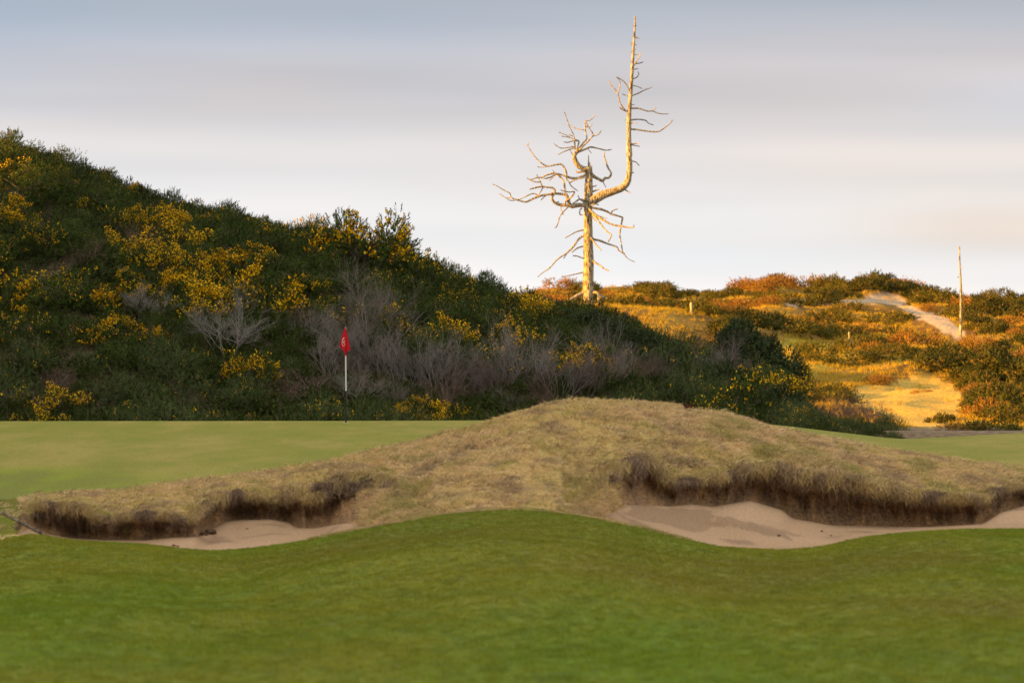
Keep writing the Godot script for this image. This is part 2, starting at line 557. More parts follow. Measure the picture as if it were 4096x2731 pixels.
func materials() -> void:
	var grain := noise_tex(0.05, 512, [[0.0, Color(0.5, 0.55, 0.4)], [0.45, Color(0.88, 0.9, 0.8)], [0.7, Color(1, 1, 0.88)], [1.0, Color(1.0, 0.88, 0.7)]], 5, 3)
	var gn := noise_tex(0.08, 512, [], 4, 8, FastNoiseLite.TYPE_SIMPLEX_SMOOTH, true, 6.0)
	M.fair = surf("fairway grass", grain, 0.35, 0.85, gn, 0.6)
	M.green = surf("green grass", noise_tex(0.06, 512, [[0.0, Color(0.75, 0.76, 0.65)], [0.5, Color(0.93, 0.93, 0.88)], [1.0, Color(1.0, 0.96, 0.85)]], 5, 4), 0.4, 0.85, gn, 0.4)
	M.rough = surf("rough turf", noise_tex(0.04, 512, [[0.0, Color(0.5, 0.44, 0.36)], [0.42, Color(0.86, 0.82, 0.75)], [0.55, Color(0.97, 0.95, 0.9)], [1.0, Color(1, 1, 0.95)]], 5, 11), 1.6, 0.95, gn, 1.0)
	M.earth = surf("sandy earth", noise_tex(0.035, 512, [[0.0, Color(0.45, 0.42, 0.4)], [0.4, Color(0.8, 0.76, 0.72)], [0.7, Color(1, 0.98, 0.94)], [1.0, Color(1.0, 0.86, 0.7)]], 5, 17), 0.9, 0.95, noise_tex(0.05, 512, [], 5, 6, FastNoiseLite.TYPE_SIMPLEX_SMOOTH, true, 10.0), 1.2)
	M.sand = surf("sand", noise_tex(0.06, 512, [[0.0, Color(0.78, 0.75, 0.72)], [0.5, Color(0.95, 0.94, 0.92)], [1.0, Color(1, 1, 1)]], 5, 19), 0.7, 0.95, noise_tex(0.03, 512, [], 5, 9, FastNoiseLite.TYPE_SIMPLEX_SMOOTH, true, 5.0), 0.7)
	M.soil = surf("scrub soil", noise_tex(0.03, 512, [[0.0, Color(0.5, 0.48, 0.45)], [1.0, Color(1, 1, 1)]], 5, 23), 0.25, 0.95)
	M.dune = surf("dune ground", noise_tex(0.04, 512, [[0.0, Color(0.62, 0.6, 0.55)], [0.5, Color(0.9, 0.88, 0.84)], [1.0, Color(1, 1, 1)]], 5, 29), 0.22, 0.95)
	M.wood = surf("weathered wood", noise_tex(0.025, 512, [[0.0, Color(0.28, 0.25, 0.22)], [0.38, Color(0.5, 0.47, 0.43)], [0.48, Color(0.9, 0.88, 0.82)], [1.0, Color(1, 1, 0.97)]], 5, 31), 0.7, 0.8, noise_tex(0.04, 512, [], 5, 13, FastNoiseLite.TYPE_SIMPLEX_SMOOTH, true, 8.0), 1.0, false)
	M.wood.uv1_scale = Vector3(0.9, 0.16, 0.9)
	M.gorse = leafmat("gorse", 0.2)
	M.petal = leafmat("petals", 0.3)
	M.leaf = leafmat("leaves", 0.25)
	M.blade = leafmat("grass blades", 0.8)
	M.root = leafmat("dry roots", 0.0)
	M.twig = leafmat("twigs", 0.0)

# ---------------------------------------------------------------- ground
func columns() -> Array:
	var us := []
	var u := -4000.0
	while u < -80.0:
		us.append(u); u += 140.0
	u = -80.0
	while u <= 4176.0:
		us.append(u); u += 10.0
	while u < 8200.0:
		us.append(u); u += 140.0
	return us

func fair_col(x: float, d: float) -> Color:
	var a := nz.get_noise_2d(x * 9.0, d * 3.0)
	var b := nz.get_noise_2d(x * 22.0 + 70.0, d * 8.0)
	var e := nz.get_noise_2d(x * 70.0, d * 30.0 + 15.0)
	var g := nz.get_noise_2d(x * 150.0 + 9.0, d * 60.0)
	var c := lin(0.16, 0.24, 0.014)
	c = c.lerp(lin(0.26, 0.255, 0.026), clampf(0.42 + 0.8 * a + 0.3 * b + 0.45 * e, 0.0, 1.0) * 0.85)
	c = c.lerp(lin(0.15, 0.27, 0.012), clampf(-a * 0.8 + 0.2 * b + 0.5 * g, 0.0, 0.7))
	c = c.lerp(lin(0.11, 0.13, 0.02), clampf(0.6 * g - 0.4 * e, 0.0, 0.4))
	c = c.lerp(lin(0.20, 0.165, 0.035), clampf(1.4 * nz.get_noise_2d(x * 5.0, d * 4.0 + 33.0) - 0.1, 0.0, 0.55))
	return c

func green_col(x: float, d: float) -> Color:
	var a := nz.get_noise_2d(x * 8.0 + 11.0, d * 4.0)
	var b := nz.get_noise_2d(x * 25.0, d * 10.0)
	var e := nz.get_noise_2d(x * 80.0, d * 26.0 + 15.0)
	var c := lin(0.29, 0.285, 0.05).lerp(lin(0.38, 0.325, 0.085), clampf(0.4 + a + 0.8 * b + 0.9 * e, 0.0, 1.0))
	c = c.lerp(lin(0.24, 0.27, 0.035), clampf(1.3 * e - b - 0.1, 0.0, 0.7))
	var apron := clampf(smoothstep(63.0, 54.0, d + a * 6.0), 0.0, 1.0)
	return c.lerp(lin(0.22, 0.25, 0.04).lerp(lin(0.26, 0.32, 0.025), clampf(b * 2.0, 0.0, 1.0)), apron)

# damp patches of sand in the long bunker
var DAMP := [[2470, 2045], [2560, 2020], [2700, 2030], [2830, 2035], [2860, 2070], [2855, 2110], [2800, 2128], [2700, 2108], [2560, 2080]]
var DAMP2 := [[2870, 2068], [2940, 2070], [3010, 2100], [3180, 2130], [3190, 2142], [3040, 2130], [2900, 2095]]

func setting() -> void:
	var us := columns()
	var cols := []
	for u in us: cols.append(mid_col(u))
	# the wide ground all of it lies on
	var gp := []
	var gc := []
	for r in 41:
		var rp := []
		var rc := []
		for k in 41:
			var x := pow(absf(k - 20) / 20.0, 2.5) * 2600.0 * signf(k - 20)
			var z := pow(absf(r - 20) / 20.0, 2.5) * 2600.0 * signf(r - 20)
			rp.append(Vector3(x, -1.2, z))
			rc.append(lin(0.14, 0.15, 0.06))
		gp.append(rp); gc.append(rc)
	gp.reverse()
	var o := part("ground", sheet(gp, gc, M.soil), self)
	tag(o, "wide flat land under the golf course", "", "", "structure")

	# fairway: from under the camera to the far edge, and round the mound's end to the green
	var P := []
	var C := []
	for r in 120:
		var d := 3.0 + (D_C - 3.0) * pow(r / 119.0, 0.8)
		var rp := []
		var rc := []
		for u in us:
			var x := xcol(u, d)
			var y := fair_y(u, d) if d < D_C - 0.01 else yrow(pls(R_C, u), D_C)
			rp.append(Vector3(x, y, -d))
			rc.append(fair_col(x, d))
		P.append(rp); C.append(rc)
	o = part("fairway", sheet(P, C, M.fair), self)
	tag(o, "mown green fairway rolling up to the two bunkers", "", "", "structure")

	# mound: turf between lip and ridge, and down its back
	P = []; C = []
	var N := 44
	for r in N:
		var t := r / float(N - 1)
		var rp := []
		var rc := []
		for k in us.size():
			rp.append(mound_point(us[k], cols[k], t))
			rc.append(turf_col(us[k], rp[k]))
		P.append(rp); C.append(rc)
	o = part("mound", sheet(P, C, M.rough), self)
	tag(o, "low mound of dry brown rough grass behind two bunkers", "", "", "structure")

	# bunkers: sand floor and earth face
	for b in 2:
		var lo := 0
		var hi := us.size() - 1
		while us[lo] < BUNK[b].x[0]: lo += 1
		while us[hi] > BUNK[b].x[1]: hi -= 1
		P = []; C = []
		for r in 60:
			var t := r / 59.0
			var rp := []
			var rc := []
			for k in range(lo - 1, hi + 2):
				var c: Dictionary = cols[k]
				var d := lerpf(D_C, c.db + 0.12, t)
				var sag: float = 0.20 * smoothstep(0.0, 1.8, c.db - D_C)
				var y := lerpf(c.yc, c.yb, t * t * (3.0 - 2.0 * t)) - sag * pow(sin(PI * pow(t, 0.42)), 0.8) * (1.0 - smoothstep(0.7, 0.97, t)) - 0.004
				var x := xcol(us[k], d)
				y += 0.02 * nz.get_noise_2d(x * 40.0, d * 40.0) * sin(PI * t)
				rp.append(Vector3(x, y, -d))
				y += 0.012 * nz.get_noise_2d(x * 110.0, d * 70.0) * sin(PI * t)
				rp[rp.size() - 1].y = y
				var fr := nz.get_noise_2d(x * 60.0, d * 60.0)
				var wet := 0.0
				if b == 1 and (inside(DAMP, us[k] + 60.0 * fr, vrow(y, d) + 22.0 * fr) or inside(DAMP2, us[k] + 60.0 * fr, vrow(y, d) + 22.0 * fr)): wet = 0.5
				wet = maxf(wet, clampf(nz.get_noise_2d(x * 30.0 + 8.0 * b, d * 40.0 + 5.0) * 3.0 - 0.6, 0.0, 0.6))
				var sc := lin(0.56, 0.385, 0.245).lerp(lin(0.47, 0.32, 0.195), 0.5 + nz.get_noise_2d(x * 20.0, d * 20.0))
				rc.append(sc.lerp(lin(0.26, 0.175, 0.11), wet))
			P.append(rp); C.append(rc)
		o = part("bunker_sand", sheet(P, C, M.sand), self)
		tag(o, ["pale sand floor of the small bunker below the ragged lip", "pale sand with damp brown streaks in the long bunker"][b], "", "", "structure")
		P = []; C = []
		for r in 22:
			var t := r / 21.0
			var rp := []
			var rc := []
			for k in range(lo - 1, hi + 2):
				var c: Dictionary = cols[k]
				rp.append(face_point(us[k], c, t))
				var q := nz.get_noise_2d(us[k] * 0.4, t * 40.0 + b * 90.0)
				var e := lin(0.42, 0.285, 0.165).lerp(lin(0.52, 0.335, 0.175), clampf(0.4 + q * 1.5, 0.0, 1.0))
				e = e.lerp(lin(0.32, 0.22, 0.145), clampf(0.1 + 1.8 * nz.get_noise_2d(us[k] * 0.9 + 70.0, rp[rp.size() - 1].y * 90.0), 0.0, 0.9))
				rc.append(e.lerp(turf_col(us[k], rp[rp.size() - 1]), 1.0 - c.rock))
			P.append(rp); C.append(rc)
		o = part("bunker_face", sheet(P, C, M.earth), self)
		tag(o, ["undercut brown earth face of the small bunker", "undercut brown earth face of the long bunker"][b], "", "", "structure")

	# green
	P = []; C = []
	for r in 110:
		var d := 50.5 + 34.5 * r / 109.0
		var rp := []
		var rc := []
		for u in us:
			var x := xcol(u, d)
			var y := green_y(u, maxf(d, 53.0))
			if d < 53.0: y -= (53.0 - d) * 0.012
			rp.append(Vector3(x, y, -d))
			rc.append(green_col(x, d))
		P.append(rp); C.append(rc)
	o = part("putting_green", sheet(P, C, M.green), self)
	tag(o, "pale mown putting green sloping up behind the mound", "", "", "structure")

	# hill
	P = []; C = []
	for r in 90:
		var d := 78.0 + 49.5 * r / 89.0
		var rp := []
		var rc := []
		var x := -70.0
		while x <= 40.0:
			var y := back_y(x, d)
			rp.append(Vector3(x, y, -d))
			var q := nz.get_noise_2d(x * 12.0, d * 12.0)
			var litter := lin(0.25, 0.19, 0.125).lerp(lin(0.17, 0.125, 0.08), clampf(0.5 + 1.4 * q + nz.get_noise_2d(x * 40.0, d * 40.0), 0.0, 1.0))
			var sandy := ucol(x, d) + 500.0 * q > 3540.0
			rc.append(lin(0.44, 0.33, 0.22).lerp(lin(0.34, 0.25, 0.15), clampf(0.5 + 2.0 * q, 0.0, 1.0)) if sandy else litter)
			x += 0.7 if absf(x) < 21.0 else 2.0
		P.append(rp); C.append(rc)
	o = part("hill", sheet(P, C, M.soil), self)
	tag(o, "steep hill in shade covered with gorse behind the green", "", "", "structure")

	# dunes
	P = []; C = []
	for r in 216:
		var d := 127.4 + 150.0 * r / 215.0
		var rp := []
		var rc := []
		var u := -3600.0
		while u <= 7600.0:
			var x := xcol(u, d)
			var y := back_y(x, d)
			rp.append(Vector3(x, y, -d))
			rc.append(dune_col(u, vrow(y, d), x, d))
			u += 16.0 if u > 1900.0 and u < 4300.0 else 150.0
		P.append(rp); C.append(rc)
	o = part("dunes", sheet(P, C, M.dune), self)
	tag(o, "sunlit sand dunes with dry grass and a pale sandy track", "", "", "structure")

	# the ridge beside the course that keeps the sun off it
	P = []; C = []
	for r in 60:
		var d := -70.0 + 186.0 * r / 59.0
		var rp := []
		var rc := []
		for k in 40:
			var x := -110.0 + 84.0 * k / 39.0
			var g := exp(-pow((x + 54.0) / 13.5, 2.0))
			var e := smoothstep(95.5, 84.5, d) * smoothstep(-66.0, -40.0, d)
			var y := -1.3 + (21.0 + 1.2 * nz.get_noise_2d(x * 3.0, d * 3.0)) * g * e
			rp.append(Vector3(x, y, -d))
			rc.append(lin(0.05, 0.055, 0.025).lerp(lin(0.09, 0.07, 0.03), clampf(0.5 + nz.get_noise_2d(x * 10.0, d * 10.0), 0.0, 1.0)))
		P.append(rp); C.append(rc)
	o = part("dune_ridge", sheet(P, C, M.soil), self)
	tag(o, "long scrub covered dune ridge beside the course", "", "", "structure")

var PATH := [[3130, 1200], [3300, 1196], [3450, 1196], [3500, 1175], [3560, 1168], [3600, 1185], [3640, 1215], [3690, 1240], [3770, 1260], [3830, 1300], [3870, 1335], [3840, 1350], [3790, 1340], [3740, 1300], [3680, 1280], [3620, 1240], [3570, 1218], [3450, 1212], [3300, 1216], [3140, 1222]]
var BLOW := [[3380, 1600], [3430, 1550], [3560, 1525], [3660, 1505], [3760, 1515], [3840, 1545], [3850, 1620], [3830, 1680], [3740, 1710], [3620, 1700], [3520, 1650]]
var SHELF := [[3080, 1360], [3200, 1350], [3320, 1372], [3340, 1400], [3500, 1410], [3680, 1412], [3660, 1440], [3480, 1450], [3300, 1470], [3250, 1540], [3160, 1480]]
var PATH2 := [[3500, 1172], [3545, 1150], [3560, 1172], [3530, 1190]]

func inside(a: Array, x: float, y: float) -> bool:
	var inn := false
	var j := a.size() - 1
	for k in a.size():
		if (a[k][1] > y) != (a[j][1] > y) and x < float(a[j][0] - a[k][0]) * (y - a[k][1]) / float(a[j][1] - a[k][1]) + a[k][0]:
			inn = not inn
		j = k
	return inn

func dune_col(u: float, row: float, x: float, d: float) -> Color:
	var q := nz.get_noise_2d(x * 6.0, d * 6.0)
	var f := nz.get_noise_2d(x * 30.0, d * 30.0)
	var uu := u + 18.0 * f
	var rr := row + 10.0 * f
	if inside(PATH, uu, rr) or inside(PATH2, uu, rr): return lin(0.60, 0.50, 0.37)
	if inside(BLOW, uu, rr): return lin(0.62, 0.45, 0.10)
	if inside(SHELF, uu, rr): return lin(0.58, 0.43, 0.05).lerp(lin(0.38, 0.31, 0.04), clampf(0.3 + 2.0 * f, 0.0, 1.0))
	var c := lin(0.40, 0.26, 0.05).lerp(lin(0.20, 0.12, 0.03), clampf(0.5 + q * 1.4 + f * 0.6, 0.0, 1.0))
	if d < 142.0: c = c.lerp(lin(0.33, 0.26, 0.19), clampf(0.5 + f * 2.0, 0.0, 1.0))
	return c

func mound_point(U: float, c: Dictionary, t: float) -> Vector3:
	var foot := 53.0
	var d: float
	var y: float
	if t < 0.68:
		var s := t / 0.68
		d = lerpf(c.dl, D_R, s)
		y = lerpf(c.yl, c.yr, 0.35 * s + 0.65 * sin(s * PI * 0.5))
		var x := xcol(U, d)
		y += sin(PI * s) * 0.05 * nz.get_noise_2d(x * 30.0, d * 24.0)
	else:
		var s := (t - 0.68) / 0.32
		d = lerpf(D_R, foot, s)
		y = lerpf(c.yr, green_y(U, foot) - 0.02, s * s * (3.0 - 2.0 * s))
	return Vector3(xcol(U, d), y, -d)

func face_point(U: float, c: Dictionary, t: float) -> Vector3:
	var h: float = c.yl - c.yb
	var k := smoothstep(0.05, 0.45, h)
	var rk: float = c.rock * k
	var d: float = lerpf(c.db, c.dl, t) + rk * (0.30 * sin(PI * pow(t, 0.8)) - 0.16 * smoothstep(0.6, 0.95, t)) 
	var y: float = lerpf(c.yb - 0.05 * rk, c.yl, t)
	d += rk * sin(PI * t) * (0.2 * nz.get_noise_2d(U * 0.55, t * 30.0) + 0.14 * nz.get_noise_2d(U * 1.9, t * 50.0))
	if t > 0.999: d = c.dl - 0.02
	return Vector3(xcol(U, d), y, -d)

func turf_col(U: float, p: Vector3) -> Color:
	var a := nz.get_noise_2d(p.x * 14.0, p.z * 9.0)
	var b := nz.get_noise_2d(p.x * 45.0 + 31.0, p.z * 30.0)
	if U < 70.0 - 30.0 * a: return fair_col(p.x, -p.z)
	var c := lin(0.70, 0.51, 0.27).lerp(lin(0.62, 0.48, 0.20), clampf(0.4 + a * 1.3 + b * 0.8, 0.0, 1.0))
	return c.lerp(lin(0.19, 0.145, 0.095), clampf(b * 2.2 - a - 0.1, 0.0, 0.8))

# ---------------------------------------------------------------- grass
func tuft(sd: int, n: int, L: float, w: float, lean: float, spread: float, droop: float) -> ArrayMesh:
	rng.seed = sd
	var mb := MB.new()
	for k in n:
		var an := rng.randf() * TAU
		var o := Vector3(cos(an), 0, sin(an)) * spread * sqrt(rng.randf())
		var h := L * rf(0.55, 1.2)
		var dir := Vector3(rng.randfn() * lean + lean * 0.7, 1.0, rng.randfn() * lean).normalized()
		var side := dir.cross(Vector3(rng.randfn(), 0.2, rng.randfn())).normalized() * w * 0.5 * rf(0.7, 1.3)
		var m := o + dir * h * 0.55
		var e := m + (dir + Vector3(rng.randfn() * 0.3 + lean * 0.4, -droop, rng.randfn() * 0.3)).normalized() * h * 0.5
		var g := rf(0.72, 1.2)
		var col := Color(g * rf(0.95, 1.05), g, g * rf(0.8, 1.05))
		o.y -= 0.015
		mb.tri(o - side, o + side, m + side * 0.8, col)
		mb.tri(o - side, m + side * 0.8, m - side * 0.8, col)
		mb.tri(m - side * 0.8, m + side * 0.8, e, col)
	return mb.mesh(M.blade)

func scatter(called: String, label: String, mesh: Mesh, xf: Array, col: Array) -> void:
	var mm := MultiMesh.new()
	mm.transform_format = MultiMesh.TRANSFORM_3D
	mm.use_colors = true
	mm.mesh = mesh
	mm.instance_count = xf.size()
	for k in xf.size():
		mm.set_instance_transform(k, xf[k])
		mm.set_instance_color(k, col[k])
	var o := MultiMeshInstance3D.new()
	o.name = numbered(called)
	o.multimesh = mm
	add_child(o)
	tag(o, label, "grass", "", "stuff")

func grass_color(U: float, p: Vector3, lip: float) -> Color:
	var a := nz.get_noise_2d(p.x * 14.0, p.z * 9.0)
	var b := nz.get_noise_2d(p.x * 50.0 + 31.0, p.z * 34.0)
	var c := lin(0.90, 0.66, 0.37).lerp(lin(0.84, 0.65, 0.30), clampf(0.35 + a * 1.5 + b * 0.9, 0.0, 1.0))
	var grn := clampf(-0.08 + b * 1.3 - a * 0.5 + lip * 0.45, 0.0, 0.8)
	c = c.lerp(lin(0.46, 0.42, 0.12), grn)
	c = c.lerp(lin(0.50, 0.35, 0.24), clampf(-b * 2.0 + a * 0.7 - 0.25, 0.0, 0.85))
	var q := rng.randf()
	if q < 0.07: c = c.lerp(lin(0.36, 0.36, 0.08), 0.7)
	elif q < 0.24: c = c.lerp(lin(0.34, 0.22, 0.13), 0.75)
	elif q < 0.40: c = c.lerp(lin(0.9, 0.72, 0.44), 0.7)
	return c * rf(0.75, 1.15)

func rough_grass() -> void:
	var tf := []
	for k in 4: tf.append(tuft(500 + k, 12, 0.08, 0.006, 1.2, 0.055, 0.5))
	var X := [[], [], [], []]
	var Cc := [[], [], [], []]
	rng.seed = 99
	var n := 0
	while n < 46000:
		var U := rf(-40.0, 4900.0)
		var c := mid_col(U)
		var t := pow(rng.randf(), 0.8) * 0.76
		var p := mound_point(U, c, t)
		var a := nz.get_noise_2d(p.x * 14.0, p.z * 9.0)
		n += 1
		if U < 95.0 - 60.0 * a and rng.randf() < 0.93: continue
		var lip := (1.0 - smoothstep(0.0, 0.25, t)) * (1.0 if c.bunk >= 0 else 0.15)
		var s := rf(0.65, 1.15) * (0.95 + 0.9 * nz.get_noise_2d(p.x * 60.0, p.z * 50.0)) * (1.0 + 0.5 * lip)
		if rng.randf() < 0.03: s *= 1.7
		var yaw := 0.6 + 2.2 * nz.get_noise_2d(p.x * 12.0 + 200.0, p.z * 12.0) + rng.randfn() * 0.7
		var B := Basis(Vector3.UP, yaw).scaled(Vector3(s, s * rf(0.7, 1.1), s))
		var k := rng.randi() % 4
		X[k].append(Transform3D(B, p + Vector3(0, 0.006, 0)))
		Cc[k].append(grass_color(U, p, lip))
	# fringe of longer grass along the border of the fairway
	var fr := 0
	while fr < 5200:
		var U := rf(1240.0, 2760.0)
		fr += 1
		var d := D_C + 0.02 - absf(rng.randfn()) * 0.09
		var p := Vector3(xcol(U, d), yrow(pls(R_C, U), D_C) - 0.002, -d)
		var k := rng.randi() % 4
		X[k].append(Transform3D(Basis(Vector3.UP, rng.randf() * TAU).scaled(Vector3.ONE * rf(0.4, 0.75)), p))
		Cc[k].append(grass_color(U, p, 0.9))
	for q in 11000:
		var b := q % 2
		var U := rf(1380.0, 1740.0) if b == 0 else rf(2235.0, 2480.0)
		var c := mid_col(U)
		if rng.randf() < c.rock: continue
		var p := face_point(U, c, rng.randf())
		var k := rng.randi() % 4
		X[k].append(Transform3D(Basis(Vector3.UP, rng.randf() * TAU).scaled(Vector3.ONE * rf(0.7, 1.2)), p + Vector3(0, 0.005, 0.01)))
		Cc[k].append(grass_color(U, p, 0.35))
	for q in 7000:
		var B: Dictionary = BUNK[q % 2]
		var U: float = rf(B.x[0] + 20.0, minf(B.x[1], 4260.0))
		var c := mid_col(U)
		var p := mound_point(U, c, rf(0.0, 0.03)) + Vector3(0, -0.01, rf(0.0, 0.12) * c.rock)
		var k := rng.randi() % 4
		X[k].append(Transform3D(Basis(Vector3.UP, rf(-2.2, -0.9)).rotated(Vector3.RIGHT, rf(0.2, 1.1)).scaled(Vector3.ONE * rf(0.6, 1.15)), p))
		Cc[k].append(grass_color(U, p, 0.8) * 0.9)
	for k in 4:
		scatter("rough_grass", "dry straw coloured rough grass covering the mound", tf[k], X[k], Cc[k])

	# short blades of the mown turf
	var sf := tuft(560, 12, 0.019, 0.004, 0.9, 0.035, 0.3)
	var fx := []
	var fc := []
	for k in 105000:
		var d := sqrt(rf(15.0 * 15.0, D_C * D_C))
		var U := rf(-1000.0, 5100.0)
		var x := xcol(U, d)
		fx.append(Transform3D(Basis(Vector3.UP, rng.randf() * TAU).scaled(Vector3(rf(0.8, 1.6), rf(0.6, 1.2), rf(0.8, 1.6))), Vector3(x, fair_y(U, d), -d)))
		var cc := fair_col(x, d)
		fc.append(cc.lerp(lin(0.38, 0.34, 0.045), rng.randf() * 0.5) * rf(0.8, 1.35))
	scatter("fairway_grass", "short green grass blades of the mown fairway", sf, fx, fc)

	# ragged grass and roots hanging over the bunker lips
	var hang := []
	for k in 3: hang.append(strands(620 + k, 15, 0.15, 0.007))
	X = [[], [], []]
	Cc = [[], [], []]
	rng.seed = 123
	for b in 2:
		var B: Dictionary = BUNK[b]
		for q in (5600 if b == 0 else 6400):
			var U: float = rf(B.x[0] + 10.0, minf(B.x[1], 4260.0))
			var c := mid_col(U)
			var h: float = c.yl - c.yb
			if h < 0.04: continue
			var cl := nz.get_noise_2d(U * 0.9, b * 60.0) + 0.6 * nz.get_noise_2d(U * 3.5, 9.0 + b * 60.0)
			if cl < -0.05 and rng.randf() < 0.6: continue
			var low := pow(rng.randf(), 2.0 - 1.0 * clampf(cl * 2.0, -0.6, 0.6))
			var t := 1.03 - low * lerpf(0.16, 0.62 if U < 800.0 else 0.36, clampf(0.4 + 1.6 * cl, 0.0, 1.0))
			var p := face_point(U, c, clampf(t, 0.0, 1.0))
			p.z += rf(0.0, 0.10) + 0.05
			var s := rf(0.45, 1.05) * clampf(h * 1.9, 0.35, 1.15)
			var k := rng.randi() % 3
			X[k].append(Transform3D(Basis(Vector3.UP, rng.randfn() * 0.9).rotated(Vector3.BACK, rng.randfn() * 0.22).scaled(Vector3(s * 1.2, s * rf(0.6, 1.15), s * 1.2)), p))
			var col := lin(0.22, 0.15, 0.10).lerp(lin(0.44, 0.32, 0.22), pow(rng.randf(), 1.6))
			var g := nz.get_noise_2d(U * 0.5 + 20.0, 7.0 + b * 50.0)
			if t > 0.86: col = col.lerp(lin(0.58, 0.44, 0.20), clampf(0.6 + g * 2.0, 0.0, 1.0))
			elif rng.randf() < 0.06 + g * 0.2: col = lin(0.19, 0.20, 0.05)
			Cc[k].append(col * rf(0.75, 1.15))
	for k in 3:
		scatter("hanging_roots", "brown dead grass and roots hanging over the bunker lips", hang[k], X[k], Cc[k])

func strands(sd: int, n: int, L: float, w: float) -> ArrayMesh:
	rng.seed = sd
	var mb := MB.new()
	for k in n:
		var o := Vector3(rng.randfn() * 0.035, rf(0.0, 0.04), rng.randfn() * 0.03)
		var out := Vector3(rng.randfn() * 0.04, rf(0.0, 0.05), rf(0.02, 0.09))
		var h := L * rf(0.4, 1.25)
		var a := o + out
		var b := a + Vector3(rng.randfn() * 0.035, -h * 0.55, rf(-0.02, 0.02))
		var e := b + Vector3(rng.randfn() * 0.05, -h * 0.5, rf(-0.03, 0.03))
		var s := Vector3(1, 0.2 * rng.randfn(), 0.6 * rng.randfn()).normalized() * w * 0.5 * rf(0.7, 1.5)
		var g := rf(0.65, 1.25)
		var col := Color(g, g * rf(0.94, 1.02), g * rf(0.85, 1.05))
		mb.tri(o - s, o + s, a, col)
		mb.tri(a - s, a + s, b + s, col)
		mb.tri(a - s, b + s, b - s, col)
		mb.tri(b - s, b + s, e, col)
	return mb.mesh(M.root)

# ---------------------------------------------------------------- hill vegetation
var BLOOM := [[60, 770, 120], [40, 1150, 150], [160, 1000, 90], [420, 1090, 110], [590, 850, 90], [700, 930, 160], [860, 990, 150], [1250, 1060, 110], [420, 1310, 120], [560, 1190, 110], [720, 1210, 110], [250, 1240, 110], [1230, 1130, 80], [1690, 1300, 110], [1820, 1330, 90], [1100, 1350, 110], [690, 1260, 90], [2080, 1330, 110], [2250, 1350, 110], [1680, 1500, 90], [3110, 1490, 120], [1060, 1420, 110], [1000, 1080, 130], [330, 1560, 110], [480, 1480, 110], [130, 1640, 60]]

